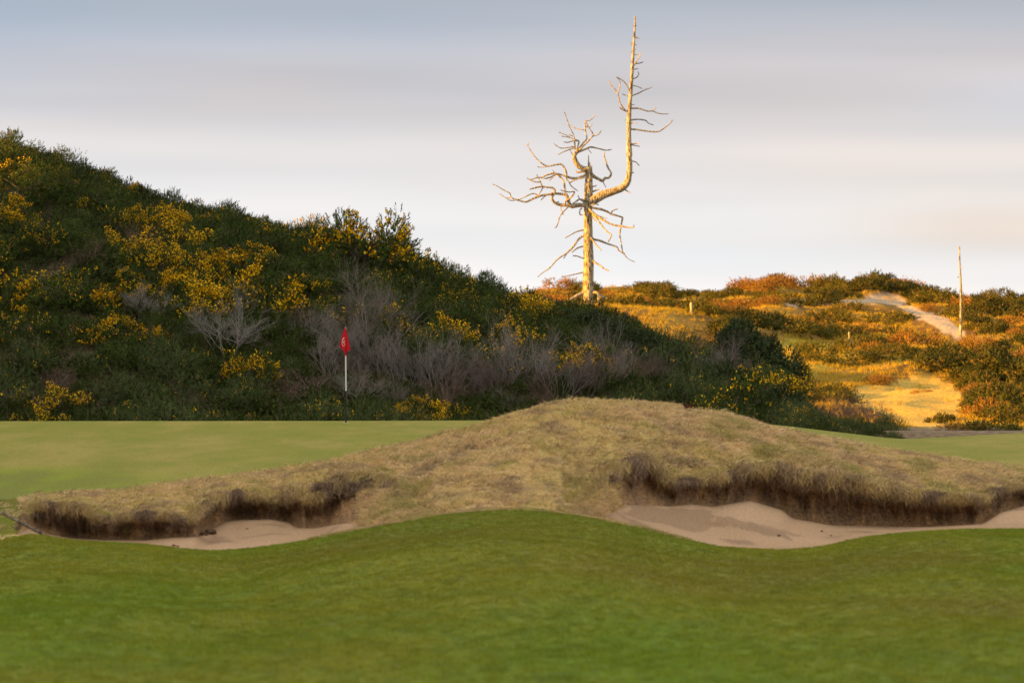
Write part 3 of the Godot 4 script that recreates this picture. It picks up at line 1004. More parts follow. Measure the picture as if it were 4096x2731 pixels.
func hill_plants() -> void:
	var G := [lin(0.037, 0.060, 0.010), lin(0.080, 0.114, 0.019), lin(0.13, 0.085, 0.055)]
	var G2 := [lin(0.050, 0.076, 0.021), lin(0.11, 0.145, 0.047), lin(0.12, 0.10, 0.06)]
	var Y := [lin(0.92, 0.60, 0.01), lin(0.84, 0.45, 0.006)]
	var stem := lin(0.12, 0.09, 0.07)
	var protos := {"heavy": [], "sparse": [], "green": [], "grey": [], "dead": []}
	for k in 4:
		var f := foliage(40 + k, 0.95, 0.85, 1900, 0.095, 9, 0.055, 0.017, G, 0.55)
		protos.heavy.append(make_bush("gorse_bush", 40 + k, f, M.gorse, flowers(f[1], 0.42, 0.031, Y, 40 + k, 1.5), M.petal, stems(40 + k, 8, 0.7, 0.6, 0.03, stem)))
	for k in 4:
		var f := foliage(60 + k, 0.95, 0.8, 1900, 0.10, 9, 0.055, 0.017, G, 0.6)
		protos.sparse.append(make_bush("gorse_bush", 60 + k, f, M.gorse, flowers(f[1], 0.085, 0.027, Y, 60 + k, 2.2), M.petal, stems(60 + k, 8, 0.7, 0.6, 0.03, stem)))
	for k in 4:
		var f := foliage(80 + k, 0.95, 0.78, 1900, 0.11, 9, 0.055, 0.017, G, 0.65)
		protos.green.append(make_bush("gorse_bush", 80 + k, f, M.gorse, null, null, stems(80 + k, 8, 0.7, 0.55, 0.03, stem)))
	for k in 3:
		var f := foliage(90 + k, 0.95, 0.85, 1500, 0.17, 11, 0.055, 0.015, G2, 0.6, 0.8)
		protos.grey.append(make_bush("gorse_bush", 90 + k, f, M.gorse, flowers(f[1], 0.03, 0.024, Y, 90 + k, 2.0), M.petal, stems(90 + k, 8, 0.7, 0.6, 0.03, stem)))

	for k in 2:
		var f := foliage(110 + k, 0.95, 0.75, 1500, 0.12, 8, 0.06, 0.013, [lin(0.11, 0.075, 0.05), lin(0.19, 0.135, 0.095), lin(0.07, 0.08, 0.03)], 0.6)
		protos.dead.append(make_bush("gorse_bush", 110 + k, f, M.gorse, null, null, stems(110 + k, 9, 0.8, 0.65, 0.03, lin(0.2, 0.165, 0.14))))
	# leafless shrubs first: gorse keeps clear of them
	var gry := lin(0.29, 0.26, 0.235)
	var bp := [bare(201, 4, 0.6, 0.02, 5, 0.85, 0.5, 0.06, gry), bare(202, 6, 0.5, 0.015, 4, 0.6, 0.38, 0.08, lin(0.24, 0.21, 0.19)), bare(203, 7, 0.48, 0.013, 4, 0.6, 0.4, 0.08, lin(0.17, 0.125, 0.11)), bare(204, 5, 0.6, 0.018, 5, 0.7, 0.48, 0.05, lin(0.22, 0.185, 0.16)), bare(205, 8, 0.42, 0.011, 4, 0.7, 0.55, 0.02, lin(0.20, 0.135, 0.10))]
	var lab := ["spreading leafless grey shrub with many forked branches", "upright clump of thin bare grey stems", "dense clump of bare purplish brown twigs", "tall leafless brown shrub with wide open crown", "low tangle of bare reddish brown twigs"]
	var spots := [[915, 1455, 0, 1.05], [1250, 1400, 1, 0.95], [1480, 1420, 3, 1.35], [1340, 1560, 1, 1.05], [1330, 1480, 0, 0.8], [1560, 1560, 1, 0.9], [1640, 1575, 1, 1.25], [1720, 1590, 1, 1.3], [1790, 1600, 1, 1.25], [1880, 1610, 2, 1.15], [1960, 1620, 2, 1.1], [2010, 1590, 1, 1.2], [2090, 1560, 1, 1.35], [2180, 1610, 2, 0.9], [2250, 1600, 1, 1.25], [2330, 1600, 2, 1.2], [2400, 1520, 1, 1.3], [2440, 1560, 1, 1.0], [1420, 1640, 0, 0.7], [1590, 1670, 3, 0.55], [1760, 1655, 4, 0.9], [2520, 1560, 4, 1.1], [2620, 1560, 2, 0.9], [2900, 1560, 3, 0.8], [2980, 1530, 0, 0.55], [2780, 1440, 4, 1.15], [2860, 1400, 4, 1.0], [560, 1290, 0, 0.6], [640, 1290, 0, 0.5], [2480, 1275, 4, 0.8], [2420, 1260, 1, 0.5], [330, 1100, 4, 0.9], [560, 1030, 4, 1.0], [1180, 1330, 4, 0.7], [2160, 1650, 4, 0.7], [2030, 1670, 3, 0.45], [1490, 1610, 4, 0.9], [1400, 1540, 2, 1.0], [1500, 1500, 1, 1.1], [3330, 1600, 4, 1.1], [3400, 1640, 2, 0.8], [3460, 1660, 4, 1.0], [3270, 1570, 2, 0.8], [3520, 1690, 4, 0.9]]
	var taken := []
	var marks := []
	rng.seed = 31
	for s in spots:
		var p := hit_hill(s[0], s[1])
		var k: int = s[2]
		copy(bp[k], "bare_shrub", p - Vector3(0, 0.05, 0), rng.randf() * TAU, Vector3(s[3], s[3] * rf(0.9, 1.1), s[3]))
		var wh: String = " in the open gorse" if s[0] < 1200 else (" behind the flagstick" if s[0] < 1450 else (" between flagstick and mound" if s[0] < 1800 else (" behind the mound's crest" if s[0] < 2560 else " at the hill's falling end")))
		if s[1] < 1300: wh = " high on the hill"
		tag(get_child(get_child_count() - 1), lab[k] + wh, "shrub", "leafless shrubs on the hillside: " + ["spreading", "grey clumps", "purplish clumps", "tall", "low tangles"][k])
		taken.append([p, 0.75 * s[3]])
		marks.append([p, ["spreading bare shrub", "bare grey stems", "purplish bare twigs", "tall bare shrub", "reddish bare tangle"][k]])

	# evergreen shrubs by the hill's end
	var E := [lin(0.035, 0.055, 0.02), lin(0.075, 0.10, 0.035), lin(0.10, 0.085, 0.05)]
	var ev := []
	for k in 2:
		var f := foliage(300 + k, 1.0, 1.0, 4400, 0.11, 9, 0.055, 0.03, E, 0.6, 0.35)
		ev.append(make_bush("evergreen_shrub", 300 + k, f, M.leaf, null, null, stems(300 + k, 9, 0.7, 0.7, 0.05, stem)))
	var es := [[2990, 1540, 1.5, 1.95, "tall dark rounded evergreen shrub standing at the hill's end"], [3110, 1665, 0.72, 0.95, "dark evergreen shrub leaning out beside the tall rounded one"], [2880, 1590, 0.8, 1.0, "dark evergreen shrub in front of reddish bare twigs"], [2560, 1440, 1.0, 0.95, "broad dark green evergreen shrub below the dead tree's ridge"], [2330, 1340, 0.95, 0.8, "dark green leafy shrub on the ridge below the dead tree"], [2450, 1400, 0.9, 0.85, "dense leafy shrub above the grey bare stems"], [2700, 1480, 0.8, 0.8, "dark green shrub among gorse on the falling ridge"], [3060, 1700, 0.6, 0.6, "small dark evergreen shrub at the tall shrub's foot"]]
	for s in es:
		var p := hit_hill(s[0], s[1])
		copy(ev[int(s[0]) % 2], "evergreen_shrub", p - Vector3(0, 0.1, 0), rng.randf() * TAU, Vector3(s[2], s[3], s[2]))
		tag(get_child(get_child_count() - 1), s[4], "shrub")
		taken.append([p, s[2] * 0.75])
		marks.append([p, "dark evergreen shrub"])

	# named gorse
	var special := [[1440, 1085, 2.1, 2.3, "heavy", 0, "large rounded gorse bush covered in yellow flowers below the ridge line"], [425, 1385, 1.0, 0.85, "heavy", 1, "compact gorse bush with the brightest yellow bloom low on the hill"], [1640, 1695, 0.62, 0.75, "heavy", 2, "small gorse bush in full yellow bloom behind the green's edge"], [1705, 1693, 0.6, 0.85, "heavy", 3, "little upright gorse bush in yellow bloom at the green's edge"], [1800, 1695, 0.75, 0.62, "heavy", 1, "low gorse bush blooming yellow where the green meets the mound"], [670, 775, 0.75, 0.85, "green", 1, "dark bush standing up alone on the hill's skyline"]]
	for s in special:
		var p := hit_hill(s[0], s[1])
		copy(protos[s[4]][s[5]], "gorse_bush", p - Vector3(0, 0.05, 0), rng.randf() * TAU, Vector3(s[2], s[3], s[2]))
		tag(get_child(get_child_count() - 1), s[6], "bush", "gorse bushes on the hill")
		marks.append([p, ["the large rounded gorse", "the brightest blooming gorse", "yellow gorse by the green", "yellow gorse by the green", "yellow gorse by the mound", "the lone skyline bush"][special.find(s)]])
		taken.append([p, s[2] * 1.05])
	var labels := {"heavy": "gorse bush thick with yellow flowers", "sparse": "green gorse bush with few yellow flowers", "green": "dark green flowerless gorse bush", "grey": "grey green gorse bush", "dead": "brown withered gorse bush"}
	var count := 0
	var tries := 0
	while count < 285 and tries < 9000:
		tries += 1
		var d := rf(80.8, 115.0)
		var U := rf(-260.0, 3580.0)
		var D := pls(D_H, U, 100.0)
		if d > D + 2.5: continue
		var x := xcol(U, d)
		var y := back_y(x, d)
		var p := Vector3(x, y, -d)
		var sc := rf(0.62, 1.12) if rng.randf() < 0.72 else rf(1.1, 1.55)
		var row := vrow(y + 0.6 * sc, d)
		if d > D - 3.0: sc = minf(sc, 0.95)
		if d > D + 0.5: sc *= 0.7
		if U > 3150.0: sc *= lerpf(0.75, 0.36, clampf((U - 3150.0) / 300.0, 0.0, 1.0))
		var ok := true
		for t in taken:
			if p.distance_to(t[0]) < 0.60 * sc + 0.66 * t[1]:
				ok = false; break
		if not ok: continue
		var bloom := 0.0
		for b in BLOOM:
			var q: float = Vector2(U - b[0], row - b[1]).length() / b[2]
			bloom = maxf(bloom, 1.0 - q * 0.8)
		var kind := "green"
		var r := rng.randf()
		if bloom > 0.05 and r < 0.12 + bloom * 0.9: kind = "heavy"
		elif r < 0.62 and row > 640.0: kind = "sparse"
		if kind == "green" and rng.randf() < 0.11 and d < D - 1.0: kind = "dead"
		elif kind != "heavy" and row > 1380.0 and rng.randf() < 0.75: kind = "grey"
		var pr: Array = protos[kind]
		copy(pr[rng.randi() % pr.size()], "gorse_bush", p - Vector3(0, 0.06, 0), rng.randf() * TAU, Vector3(sc * rf(0.9, 1.15), sc * rf(0.85, 1.2), sc * rf(0.9, 1.15)))
		var tt := (d - 80.5) / (D - 80.5)
		var zone := "at the hill foot" if tt < 0.2 else ("on the lower hillside" if tt < 0.45 else ("on the upper hillside" if tt < 0.82 else "along the hill crest"))
		var beside := ""
		var near := 3.0
		for lm in marks:
			var q: float = p.distance_to(lm[0])
			if q < near:
				near = q; beside = " beside " + lm[1]
		tag(get_child(get_child_count() - 1), ("small " if sc < 0.75 else ("large " if sc > 1.05 else "")) + labels[kind] + " " + (zone if beside == "" else zone.replace("on the ", "").replace("along the ", "").replace("at the ", "") .insert(0, "on ")) + beside, "bush", "gorse bushes on the hill: " + kind)
		taken.append([p, sc])
		count += 1
	print("gorse ", count, " tries ", tries)
	# low shoots between the bushes
	var xs := []
	var cs := []
	var f := foliage(700, 0.4, 0.34, 190, 0.12, 9, 0.06, 0.017, G, 0.4)
	for k in 3300:
		var d := rf(80.5, 113.0)
		var U := rf(-300.0, 3560.0)
		if d > pls(D_H, U, 100.0) + 1.5: continue
		var x := xcol(U, d)
		xs.append(Transform3D(Basis(Vector3.UP, rng.randf() * TAU).scaled(Vector3.ONE * rf(0.7, 1.4) * lerpf(1.0, 0.4, smoothstep(3100.0, 3450.0, U))), Vector3(x, back_y(x, d), -d)))
		var g := rf(0.7, 1.2)
		cs.append(Color(g * 1.1, g * 0.95, g) if rng.randf() < 0.3 else Color(g, g, g))
	scatter("undergrowth", "low gorse shoots filling the ground between the bushes", (f[0] as MB).mesh(M.gorse), xs, cs)
	get_child(get_child_count() - 1).set_meta("category", "undergrowth")
	for a in [protos.heavy, protos.sparse, protos.green, protos.grey, protos.dead, bp, ev]:
		for n in a: n.free()

# ---------------------------------------------------------------- dune vegetation
func dune_plants() -> void:
	var stem := lin(0.16, 0.11, 0.07)
	var O := [lin(0.07, 0.075, 0.01), lin(0.15, 0.13, 0.016), lin(0.24, 0.14, 0.045)]
	var B := [lin(0.22, 0.12, 0.025), lin(0.38, 0.21, 0.035), lin(0.12, 0.08, 0.04)]
	var D := [lin(0.045, 0.055, 0.01), lin(0.10, 0.10, 0.018), lin(0.2, 0.12, 0.04)]
	var olive := []
	var brown := []
	var dark := []
	for k in 3:
		var f := foliage(400 + k, 1.0, 0.62, 800, 0.2, 9, 0.10, 0.035, O, 0.5)
		olive.append(make_bush("dune_shrub", 400 + k, f, M.leaf, null, null, stems(400 + k, 7, 0.7, 0.45, 0.03, stem)))
		f = foliage(420 + k, 1.0, 0.6, 700, 0.22, 9, 0.10, 0.03, B, 0.6)
		brown.append(make_bush("dune_shrub", 420 + k, f, M.leaf, null, null, stems(420 + k, 7, 0.7, 0.45, 0.03, stem)))
		f = foliage(440 + k, 1.0, 0.85, 1100, 0.2, 9, 0.10, 0.04, D, 0.5)
		dark.append(make_bush("dune_shrub", 440 + k, f, M.leaf, null, null, stems(440 + k, 7, 0.7, 0.6, 0.04, stem)))
	var taken := []
	rng.seed = 808
	# big shrubs along the valley's right side and other readable ones: photo column, row of the foot, width, height, kind
	var big := [[3960, 1480, 2.6, 2.4, 2, "very large dark green shrub mass above the sand hollow"], [3800, 1440, 2.0, 1.8, 2, "large dark green shrub beside the tall bare pole"], [4080, 1520, 2.6, 2.2, 2, "large dark shrub with orange lit tips above the sand hollow"], [3950, 1660, 1.6, 1.7, 1, "tall orange lit bush beside the sand hollow"], [4050, 1690, 2.3, 2.1, 0, "broad olive shrub at the far end of the fairway"], [3770, 1690, 0.9, 0.9, 2, "small round dark bush at the foot of the sand hollow"], [3850, 1725, 1.3, 0.9, 1, "low orange bush between round dark bush and fairway"], [3970, 1745, 1.5, 1.1, 0, "low olive bush at the fairway's far edge"], [3690, 1570, 0.8, 0.5, 1, "low brown bush growing inside the sand hollow"], [3520, 1530, 1.2, 1.0, 1, "orange brown bush at the rim of the sand hollow"], [3420, 1450, 2.2, 1.7, 0, "broad olive shrub below the short white stump"], [3560, 1420, 2.2, 1.7, 0, "broad olive shrub on the shelf above the sand"], [3570, 1290, 2.4, 1.7, 0, "wide olive shrub under the bend of the sandy track"], [3720, 1200, 2.4, 1.9, 2, "dark rounded shrub above the bend of the sandy track"], [3600, 1165, 2.2, 1.6, 2, "dark shrub on the dune skyline above the track"], [3490, 1155, 1.8, 1.5, 2, "small dark shrub on the skyline beside the sand crest"], [3900, 1290, 1.6, 1.2, 2, "low dark bush on the pale sand by the bare pole"], [3180, 1330, 2.6, 2.0, 0, "wide olive shrub above the golden grass shelf"], [3330, 1290, 2.4, 1.8, 0, "olive shrub in the middle of the dune slope"], [2600, 1160, 2.6, 1.6, 0, "olive green shrub on the skyline beside the dead tree"]]
	for s in big:
		var p := hit_back(s[0], s[1], 118.0, 240.0)
		var pr: Array = [olive, brown, dark][s[4]]
		copy(pr[int(s[0]) % 3], "dune_shrub", p - Vector3(0, 0.1, 0), rng.randf() * TAU, Vector3(s[2] * 0.72, s[3] * 0.6, s[2] * 0.72))
		tag(get_child(get_child_count() - 1), s[5], "shrub", "shrubs on the sunlit dunes")
		taken.append([p, s[2] * 0.72])
	var lab := ["olive green shrub", "orange brown dry shrub", "dark green shrub"]
	var marks := []
	for mk in [[3845, 1345, "the tall bare pole"], [2767, 1258, "the snapped stump"], [3399, 1362, "the thin white stump"], [2360, 1215, "the dead tree"], [3640, 1215, "the sandy track"], [3740, 1255, "the sandy track"], [3500, 1200, "the sandy track"], [3300, 1205, "the sandy track"], [3600, 1560, "the sand hollow"], [3780, 1600, "the sand hollow"], [3450, 1600, "the sand hollow"], [3250, 1430, "the golden grass shelf"], [3500, 1430, "the golden grass shelf"]]:
		marks.append([hit_back(mk[0], mk[1], 130.0, 236.0), mk[2]])
	var n := 0
	var tries := 0
	while n < 280 and tries < 12000:
		tries += 1
		var d := rf(142.0, 238.0)
		var U := rf(2150.0, 4250.0)
		var x := xcol(U, d)
		var y := back_y(x, d)
		var row := vrow(y, d)
		if absf(x - 5.0) < 5.0 and d > 165.0 and d < 190.0: continue
		var hide := false
		for up in [0.0, 35.0, 70.0, 105.0]:
			if inside(PATH, U, row - up) or inside(PATH2, U, row - up): hide = true
		for up in [0.0, 55.0, 110.0]:
			if inside(BLOW, U, row - up): hide = true
			if inside(SHELF, U, row - up * 0.7) and rng.randf() < 0.8: hide = true
		if hide: continue
		if d < 150.0 and U < 3850.0 and rng.randf() < 0.8: continue
		var sc := rf(0.6, 1.5)
		var p := Vector3(x, y, -d)
		var ok := true
		for t in taken:
			if p.distance_to(t[0]) < 0.75 * (sc + t[1] * 0.9):
				ok = false; break
		if not ok: continue
		var q := nz.get_noise_2d(x * 4.0, d * 4.0 + 400.0)
		var k := 0
		var r := rng.randf()
		if r < 0.22 + q * 0.8: k = 1
		elif r > 0.88: k = 2
		if U > 3650.0 and row > 1330.0 and k == 0: k = 2
		var pr: Array = [olive, brown, dark][k]
		copy(pr[rng.randi() % 3], "dune_shrub", p - Vector3(0, 0.08, 0), rng.randf() * TAU, Vector3(sc * rf(0.9, 1.3), sc * rf(0.75, 1.1), sc))
		var zone := "on the dune skyline" if d > 222.0 else ("high on the dune slope" if d > 196.0 else ("half way up the dune slope" if d > 172.0 else "at the dune foot"))
		var beside := ""
		var near := 5.5
		for lm in marks:
			var dd: float = p.distance_to(lm[0])
			if dd < near:
				near = dd; beside = " beside " + lm[1]
		tag(get_child(get_child_count() - 1), ("small " if sc < 0.85 else ("large " if sc > 1.2 else "")) + lab[k] + " " + zone + beside, "shrub", ["olive", "brown", "dark"][k] + " shrubs on the sunlit dunes")
		taken.append([p, sc])
		n += 1
	print("dune shrubs ", n, " tries ", tries)
	# dune grass
	var tf := tuft(900, 20, 0.26, 0.018, 0.5, 0.2, 0.25)
	var xs := []
	var cs := []
	for k in 20000:
		var d := rf(128.0, 238.0)
		var U := rf(2150.0, 4260.0)
		var x := xcol(U, d)
		var y := back_y(x, d)
		var row := vrow(y, d)
		var sand := inside(PATH, U, row) or inside(BLOW, U, row) or inside(PATH, U, row - 16.0) or inside(BLOW, U, row - 16.0)
		if sand and rng.randf() < 0.97: continue
		var a := nz.get_noise_2d(x * 5.0, d * 5.0)
		if rng.randf() < 0.35 - a: continue
		xs.append(Transform3D(Basis(Vector3.UP, rng.randf() * TAU).scaled(Vector3.ONE * rf(0.6, 1.2)), Vector3(x, y, -d)))
		var c := lin(0.62, 0.43, 0.05).lerp(lin(0.48, 0.36, 0.035), rng.randf())
		cs.append(c * rf(0.8, 1.15))
	scatter("dune_grass", "golden dry grass tufts on the sunlit dunes", tf, xs, cs)
	for a in [olive, brown, dark]:
		for o in a: o.free()

# ---------------------------------------------------------------- dead wood
var ZA := [1900.0, 0.0, 2.24]
var ZB := [1900.0, 600.0, 2.412]
var ZC := [1950.0, 550.0, 3.92]
# zoom, start width, end width (photo pixels), sway towards (+) or away (-) in metres, points
var LIMB := [
	["A", 18, 5, 0.3, [1385, 1400, 1380, 1200, 1385, 1000, 1395, 850, 1408, 650, 1418, 500, 1428, 350, 1433, 250, 1434, 145]],
	["A", 5, 2.5, -0.6, [1400, 860, 1470, 830, 1530, 795, 1590, 772]], ["A", 4, 2.5, 0.2, [1380, 862, 1345, 852, 1320, 840]],
	["A", 6, 3, 0.4, [1380, 1002, 1345, 985, 1300, 920, 1280, 840, 1240, 790, 1210, 755, 1205, 725]], ["A", 3.5, 2.5, 0.3, [1280, 840, 1300, 760, 1290, 720, 1268, 698]],
	["A", 4, 3, 0.5, [1388, 830, 1365, 770, 1320, 725, 1268, 698]], ["A", 6, 4, 0.5, [1378, 1005, 1330, 985, 1295, 965]],
	["A", 6, 2.5, -0.5, [1395, 970, 1470, 968, 1540, 990, 1600, 990, 1650, 1010, 1740, 1012]], ["A", 3, 2, -0.1, [1590, 988, 1628, 960]],
	["A", 6, 3, -0.6, [1395, 1075, 1450, 1065, 1530, 1070, 1560, 1095, 1605, 1110]], ["A", 7, 2.5, -0.4, [1395, 1155, 1450, 1158, 1540, 1170, 1640, 1175, 1700, 1140, 1750, 1100, 1778, 1065]],
	["A", 4.5, 2.5, 0.4, [1395, 1290, 1430, 1285, 1475, 1285]], ["A", 4.5, 3, -0.4, [1395, 1290, 1430, 1300, 1480, 1308]], ["A", 4, 2.5, 0.3, [1395, 1100, 1455, 1102]],
	["A", 4.5, 3, -0.4, [1395, 1438, 1445, 1450, 1475, 1480]], ["A", 3.5, 2.5, -0.3, [1405, 763, 1450, 770, 1500, 790]], ["A", 4, 2.5, -0.2, [1415, 706, 1455, 688, 1470, 655, 1460, 640]],
	["A", 3.5, 2.5, -0.2, [1415, 622, 1468, 612]], ["A", 4, 2.5, -0.3, [1418, 572, 1480, 562, 1510, 550]], ["A", 4, 2.5, 0.3, [1420, 595, 1455, 540, 1480, 500, 1482, 475]], ["A", 3, 2, 0.2, [1420, 492, 1475, 485]],
	["A", 3.5, 2.5, 0.1, [1397, 396, 1425, 400, 1450, 400]], ["A", 3, 2.5, 0.2, [1425, 395, 1395, 380]], ["A", 3.5, 2.5, -0.2, [1412, 322, 1440, 335, 1475, 343]], ["A", 3, 2, 0.1, [1440, 335, 1460, 325]], ["A", 3, 2, 0.0, [1418, 232, 1450, 228]],
	["A", 3, 2, 0.2, [1400, 465, 1420, 450, 1445, 440]], ["A", 3, 2, 0.2, [1415, 550, 1390, 545]], ["A", 3, 2, -0.2, [1395, 937, 1432, 937]], ["A", 3, 2, 0.1, [1380, 1075, 1340, 1073]],
	["B", 4, 3, -0.2, [1495, 228, 1535, 212]], ["B", 6, 4, 0.1, [1440, 375, 1470, 395, 1500, 415]],
	["C", 21, 11, 0.35, [1600, 505, 1500, 482, 1430, 440, 1385, 370, 1365, 290, 1395, 235, 1410, 185]],
	["A", 6, 2.5, 0.2, [905, 1370, 925, 1300, 930, 1262, 880, 1250, 820, 1215, 750, 1188]], ["A", 5, 2.5, 0.5, [898, 1345, 890, 1250, 880, 1205, 850, 1150, 825, 1080, 800, 1010]],
	["A", 3, 2, 0.2, [885, 1225, 840, 1210]], ["A", 3, 2.5, 0.3, [845, 1232, 775, 1225]], ["A", 4.5, 3, 0.5, [928, 1265, 880, 1265, 830, 1280, 795, 1278]],
	["A", 5, 2.5, 0.3, [903, 1340, 880, 1315, 830, 1325, 770, 1330, 730, 1310, 703, 1288]], ["A", 4.5, 3, 0.6, [890, 1325, 850, 1340, 790, 1365, 745, 1392]], ["A", 4, 3, 0.2, [880, 1390, 865, 1370, 850, 1340]],
	["A", 6, 2.5, -0.3, [912, 1365, 970, 1280, 1003, 1240, 990, 1170, 985, 1130, 990, 1085, 1030, 1075, 1060, 1050, 1075, 1022]], ["A", 3.5, 2.5, -0.2, [990, 1162, 940, 1155, 890, 1140, 855, 1112]], ["A", 3.5, 2.5, -0.2, [985, 1130, 1030, 1135, 1050, 1105]],
	["A", 5.5, 3.5, 0.4, [915, 1365, 1000, 1280, 1050, 1225, 1055, 1200, 1020, 1150, 985, 1085]], ["A", 3.5, 2.5, 0.1, [1050, 1225, 1105, 1208, 1133, 1168]],
	["A", 8, 3, -0.6, [912, 1368, 1000, 1330, 1040, 1315, 1100, 1325, 1180, 1340, 1230, 1330]], ["A", 2.5, 2, -0.2, [1010, 1328, 1045, 1370]],
	["C", 10, 5, -0.1, [1590, 522, 1480, 530, 1420, 540, 1385, 520]],
	["C", 13, 3.5, -0.7, [1620, 560, 1680, 610, 1740, 640, 1810, 670, 1850, 625, 1900, 625, 1940, 580, 1945, 540, 1900, 460, 1870, 380, 1840, 280, 1840, 210]], ["C", 4, 2.5, -0.2, [1810, 670, 1835, 720, 1865, 775]],
	["C", 4, 4, 0.3, [1620, 768, 1690, 760, 1715, 745]], ["C", 6, 4, 0.4, [1650, 845, 1750, 810]],
	["C", 11, 9, 0.6, [1570, 560, 1480, 615, 1400, 643, 1320, 640, 1230, 615]],
	["C", 8, 2.5, 0.3, [1230, 615, 1150, 590, 1080, 578, 1030, 570, 920, 600, 850, 635, 770, 640, 690, 670, 640, 665]],
	["C", 8, 2.5, 0.6, [1230, 618, 1240, 590, 1215, 500, 1160, 435, 1110, 430, 1000, 450, 930, 460, 850, 420, 790, 370, 720, 290, 660, 200, 630, 150, 600, 135]],
	["C", 4, 2.5, -0.3, [1000, 447, 930, 465, 850, 475, 780, 468]], ["C", 3, 2, 0.1, [630, 150, 645, 85]], ["C", 5.5, 3, -0.4, [1230, 615, 1240, 660, 1285, 715, 1320, 770, 1420, 840]], ["C", 4, 3.5, 0.0, [1285, 715, 1360, 675, 1430, 650, 1530, 635]],
	["C", 5, 4, -0.2, [1080, 580, 1000, 625, 900, 650, 850, 635]], ["C", 3.5, 2.5, 0.3, [1030, 622, 960, 690]], ["C", 3.5, 2.5, 0.2, [1060, 572, 1010, 515]],
	["C", 20, 11, 0.7, [1590, 1035, 1520, 1060, 1420, 1062, 1330, 1080, 1285, 1050, 1265, 985, 1235, 905]],
	["C", 9, 2.5, 0.5, [1240, 908, 1150, 895, 1050, 890, 950, 905, 820, 930, 720, 970, 640, 1010, 590, 1025, 500, 1005, 440, 985, 370, 955, 355, 900, 330, 880, 250, 840, 160, 785, 75, 745]],
	["C", 7, 6, -0.4, [1240, 915, 1225, 880, 1210, 790, 1195, 700, 1150, 630, 1080, 582]],
	["C", 3.5, 2.5, -0.2, [370, 955, 300, 965, 240, 930, 180, 890]], ["C", 4, 2.5, 0.4, [800, 930, 740, 895, 680, 900, 600, 940, 500, 985, 400, 1005, 340, 1000, 300, 970]],
	["C", 8, 4.5, 0.3, [1040, 890, 1050, 840, 1010, 800, 930, 795, 850, 785, 760, 800, 660, 830]], ["C", 3.5, 3, 0.2, [870, 800, 790, 925]], ["C", 6, 3, 0.4, [850, 785, 835, 730, 800, 660, 770, 600]], ["C", 5, 3, 0.2, [815, 715, 730, 710, 660, 680, 620, 655]],
	["C", 12, 8, 0.4, [1340, 1085, 1220, 1070, 1130, 1060, 1050, 1030, 1010, 980, 1012, 940, 1040, 890]], ["C", 4, 3, 0.1, [1080, 1030, 1120, 1010]], ["C", 3.5, 3, -0.3, [940, 910, 890, 940, 840, 990]],
	["C", 7, 3, 0.6, [1215, 1065, 1225, 1010, 1290, 960, 1340, 910, 1360, 860, 1280, 870, 1200, 860, 1140, 840]], ["C", 4, 2.5, 0.2, [1150, 1065, 1150, 1140, 1190, 1220]],
	["C", 5, 3, 0.5, [1275, 1080, 1180, 1180, 1130, 1250, 1110, 1330, 1080, 1410, 1045, 1430]], ["C", 6, 5, 0.4, [1550, 1050, 1510, 985, 1450, 970, 1380, 1010, 1310, 1065]], ["C", 7, 3.5, 0.5, [1545, 1040, 1500, 1005, 1440, 960, 1420, 910]],
	["C", 8, 6, 0.5, [1545, 1045, 1620, 1062, 1675, 1045]], ["C", 5, 4, -0.2, [1660, 1030, 1745, 1060]], ["C", 4.5, 4, 0.3, [1480, 1110, 1450, 1140, 1450, 1210, 1500, 1215]],
	["C", 9, 6, -0.5, [1640, 1100, 1700, 1112, 1780, 1125, 1880, 1160, 1940, 1195, 2020, 1215, 2120, 1245]], ["B", 6, 2.5, -0.3, [1429, 644, 1410, 740, 1400, 810, 1415, 900, 1430, 980, 1450, 1010, 1490, 1050, 1550, 1075]], ["C", 5, 2.5, 0.1, [1940, 1195, 1960, 1150, 2000, 1130, 2050, 1115]],
	["C", 11, 3.5, 0.9, [1535, 1055, 1600, 1130, 1700, 1220, 1800, 1290, 1900, 1350, 2000, 1385, 2100, 1400, 2200, 1420, 2280, 1420, 2285, 1380]], ["C", 5, 3, 0.3, [1700, 1220, 1790, 1250, 1880, 1275]],
	["C", 8, 4, 0.8, [1560, 1120, 1650, 1210, 1720, 1280, 1800, 1400, 1870, 1480, 1940, 1530]], ["B", 5, 4, -0.3, [1315, 823, 1300, 860, 1280, 892]], ["C", 5, 3, 0.3, [1630, 1230, 1660, 1270, 1710, 1325]],
	["B", 9, 3.5, -0.4, [1120, 830, 1150, 860, 1200, 870, 1280, 900, 1370, 930, 1385, 960, 1420, 985, 1450, 995]], ["B", 5, 3, 0.4, [1070, 765, 985, 785, 930, 815, 870, 850]],
	["B", 9, 2.5, 0.8, [1070, 810, 1000, 860, 950, 930, 890, 990, 830, 1030, 780, 1070, 720, 1140, 640, 1195, 605, 1230]], ["B", 3.5, 2.5, 0.2, [890, 990, 855, 1050]], ["B", 6, 4, 0.5, [1070, 922, 990, 945, 935, 990]], ["B", 4.5, 3, 0.6, [1070, 1055, 990, 1025, 945, 1022]],
	["B", 4, 3, 0.5, [1070, 1172, 960, 1200, 830, 1228]], ["B", 8, 4, 0.7, [1090, 805, 1140, 880, 1180, 930, 1215, 970]], ["B", 8, 5, 0.6, [1105, 1000, 1140, 1070, 1200, 1110, 1250, 1150, 1292, 1167]]]

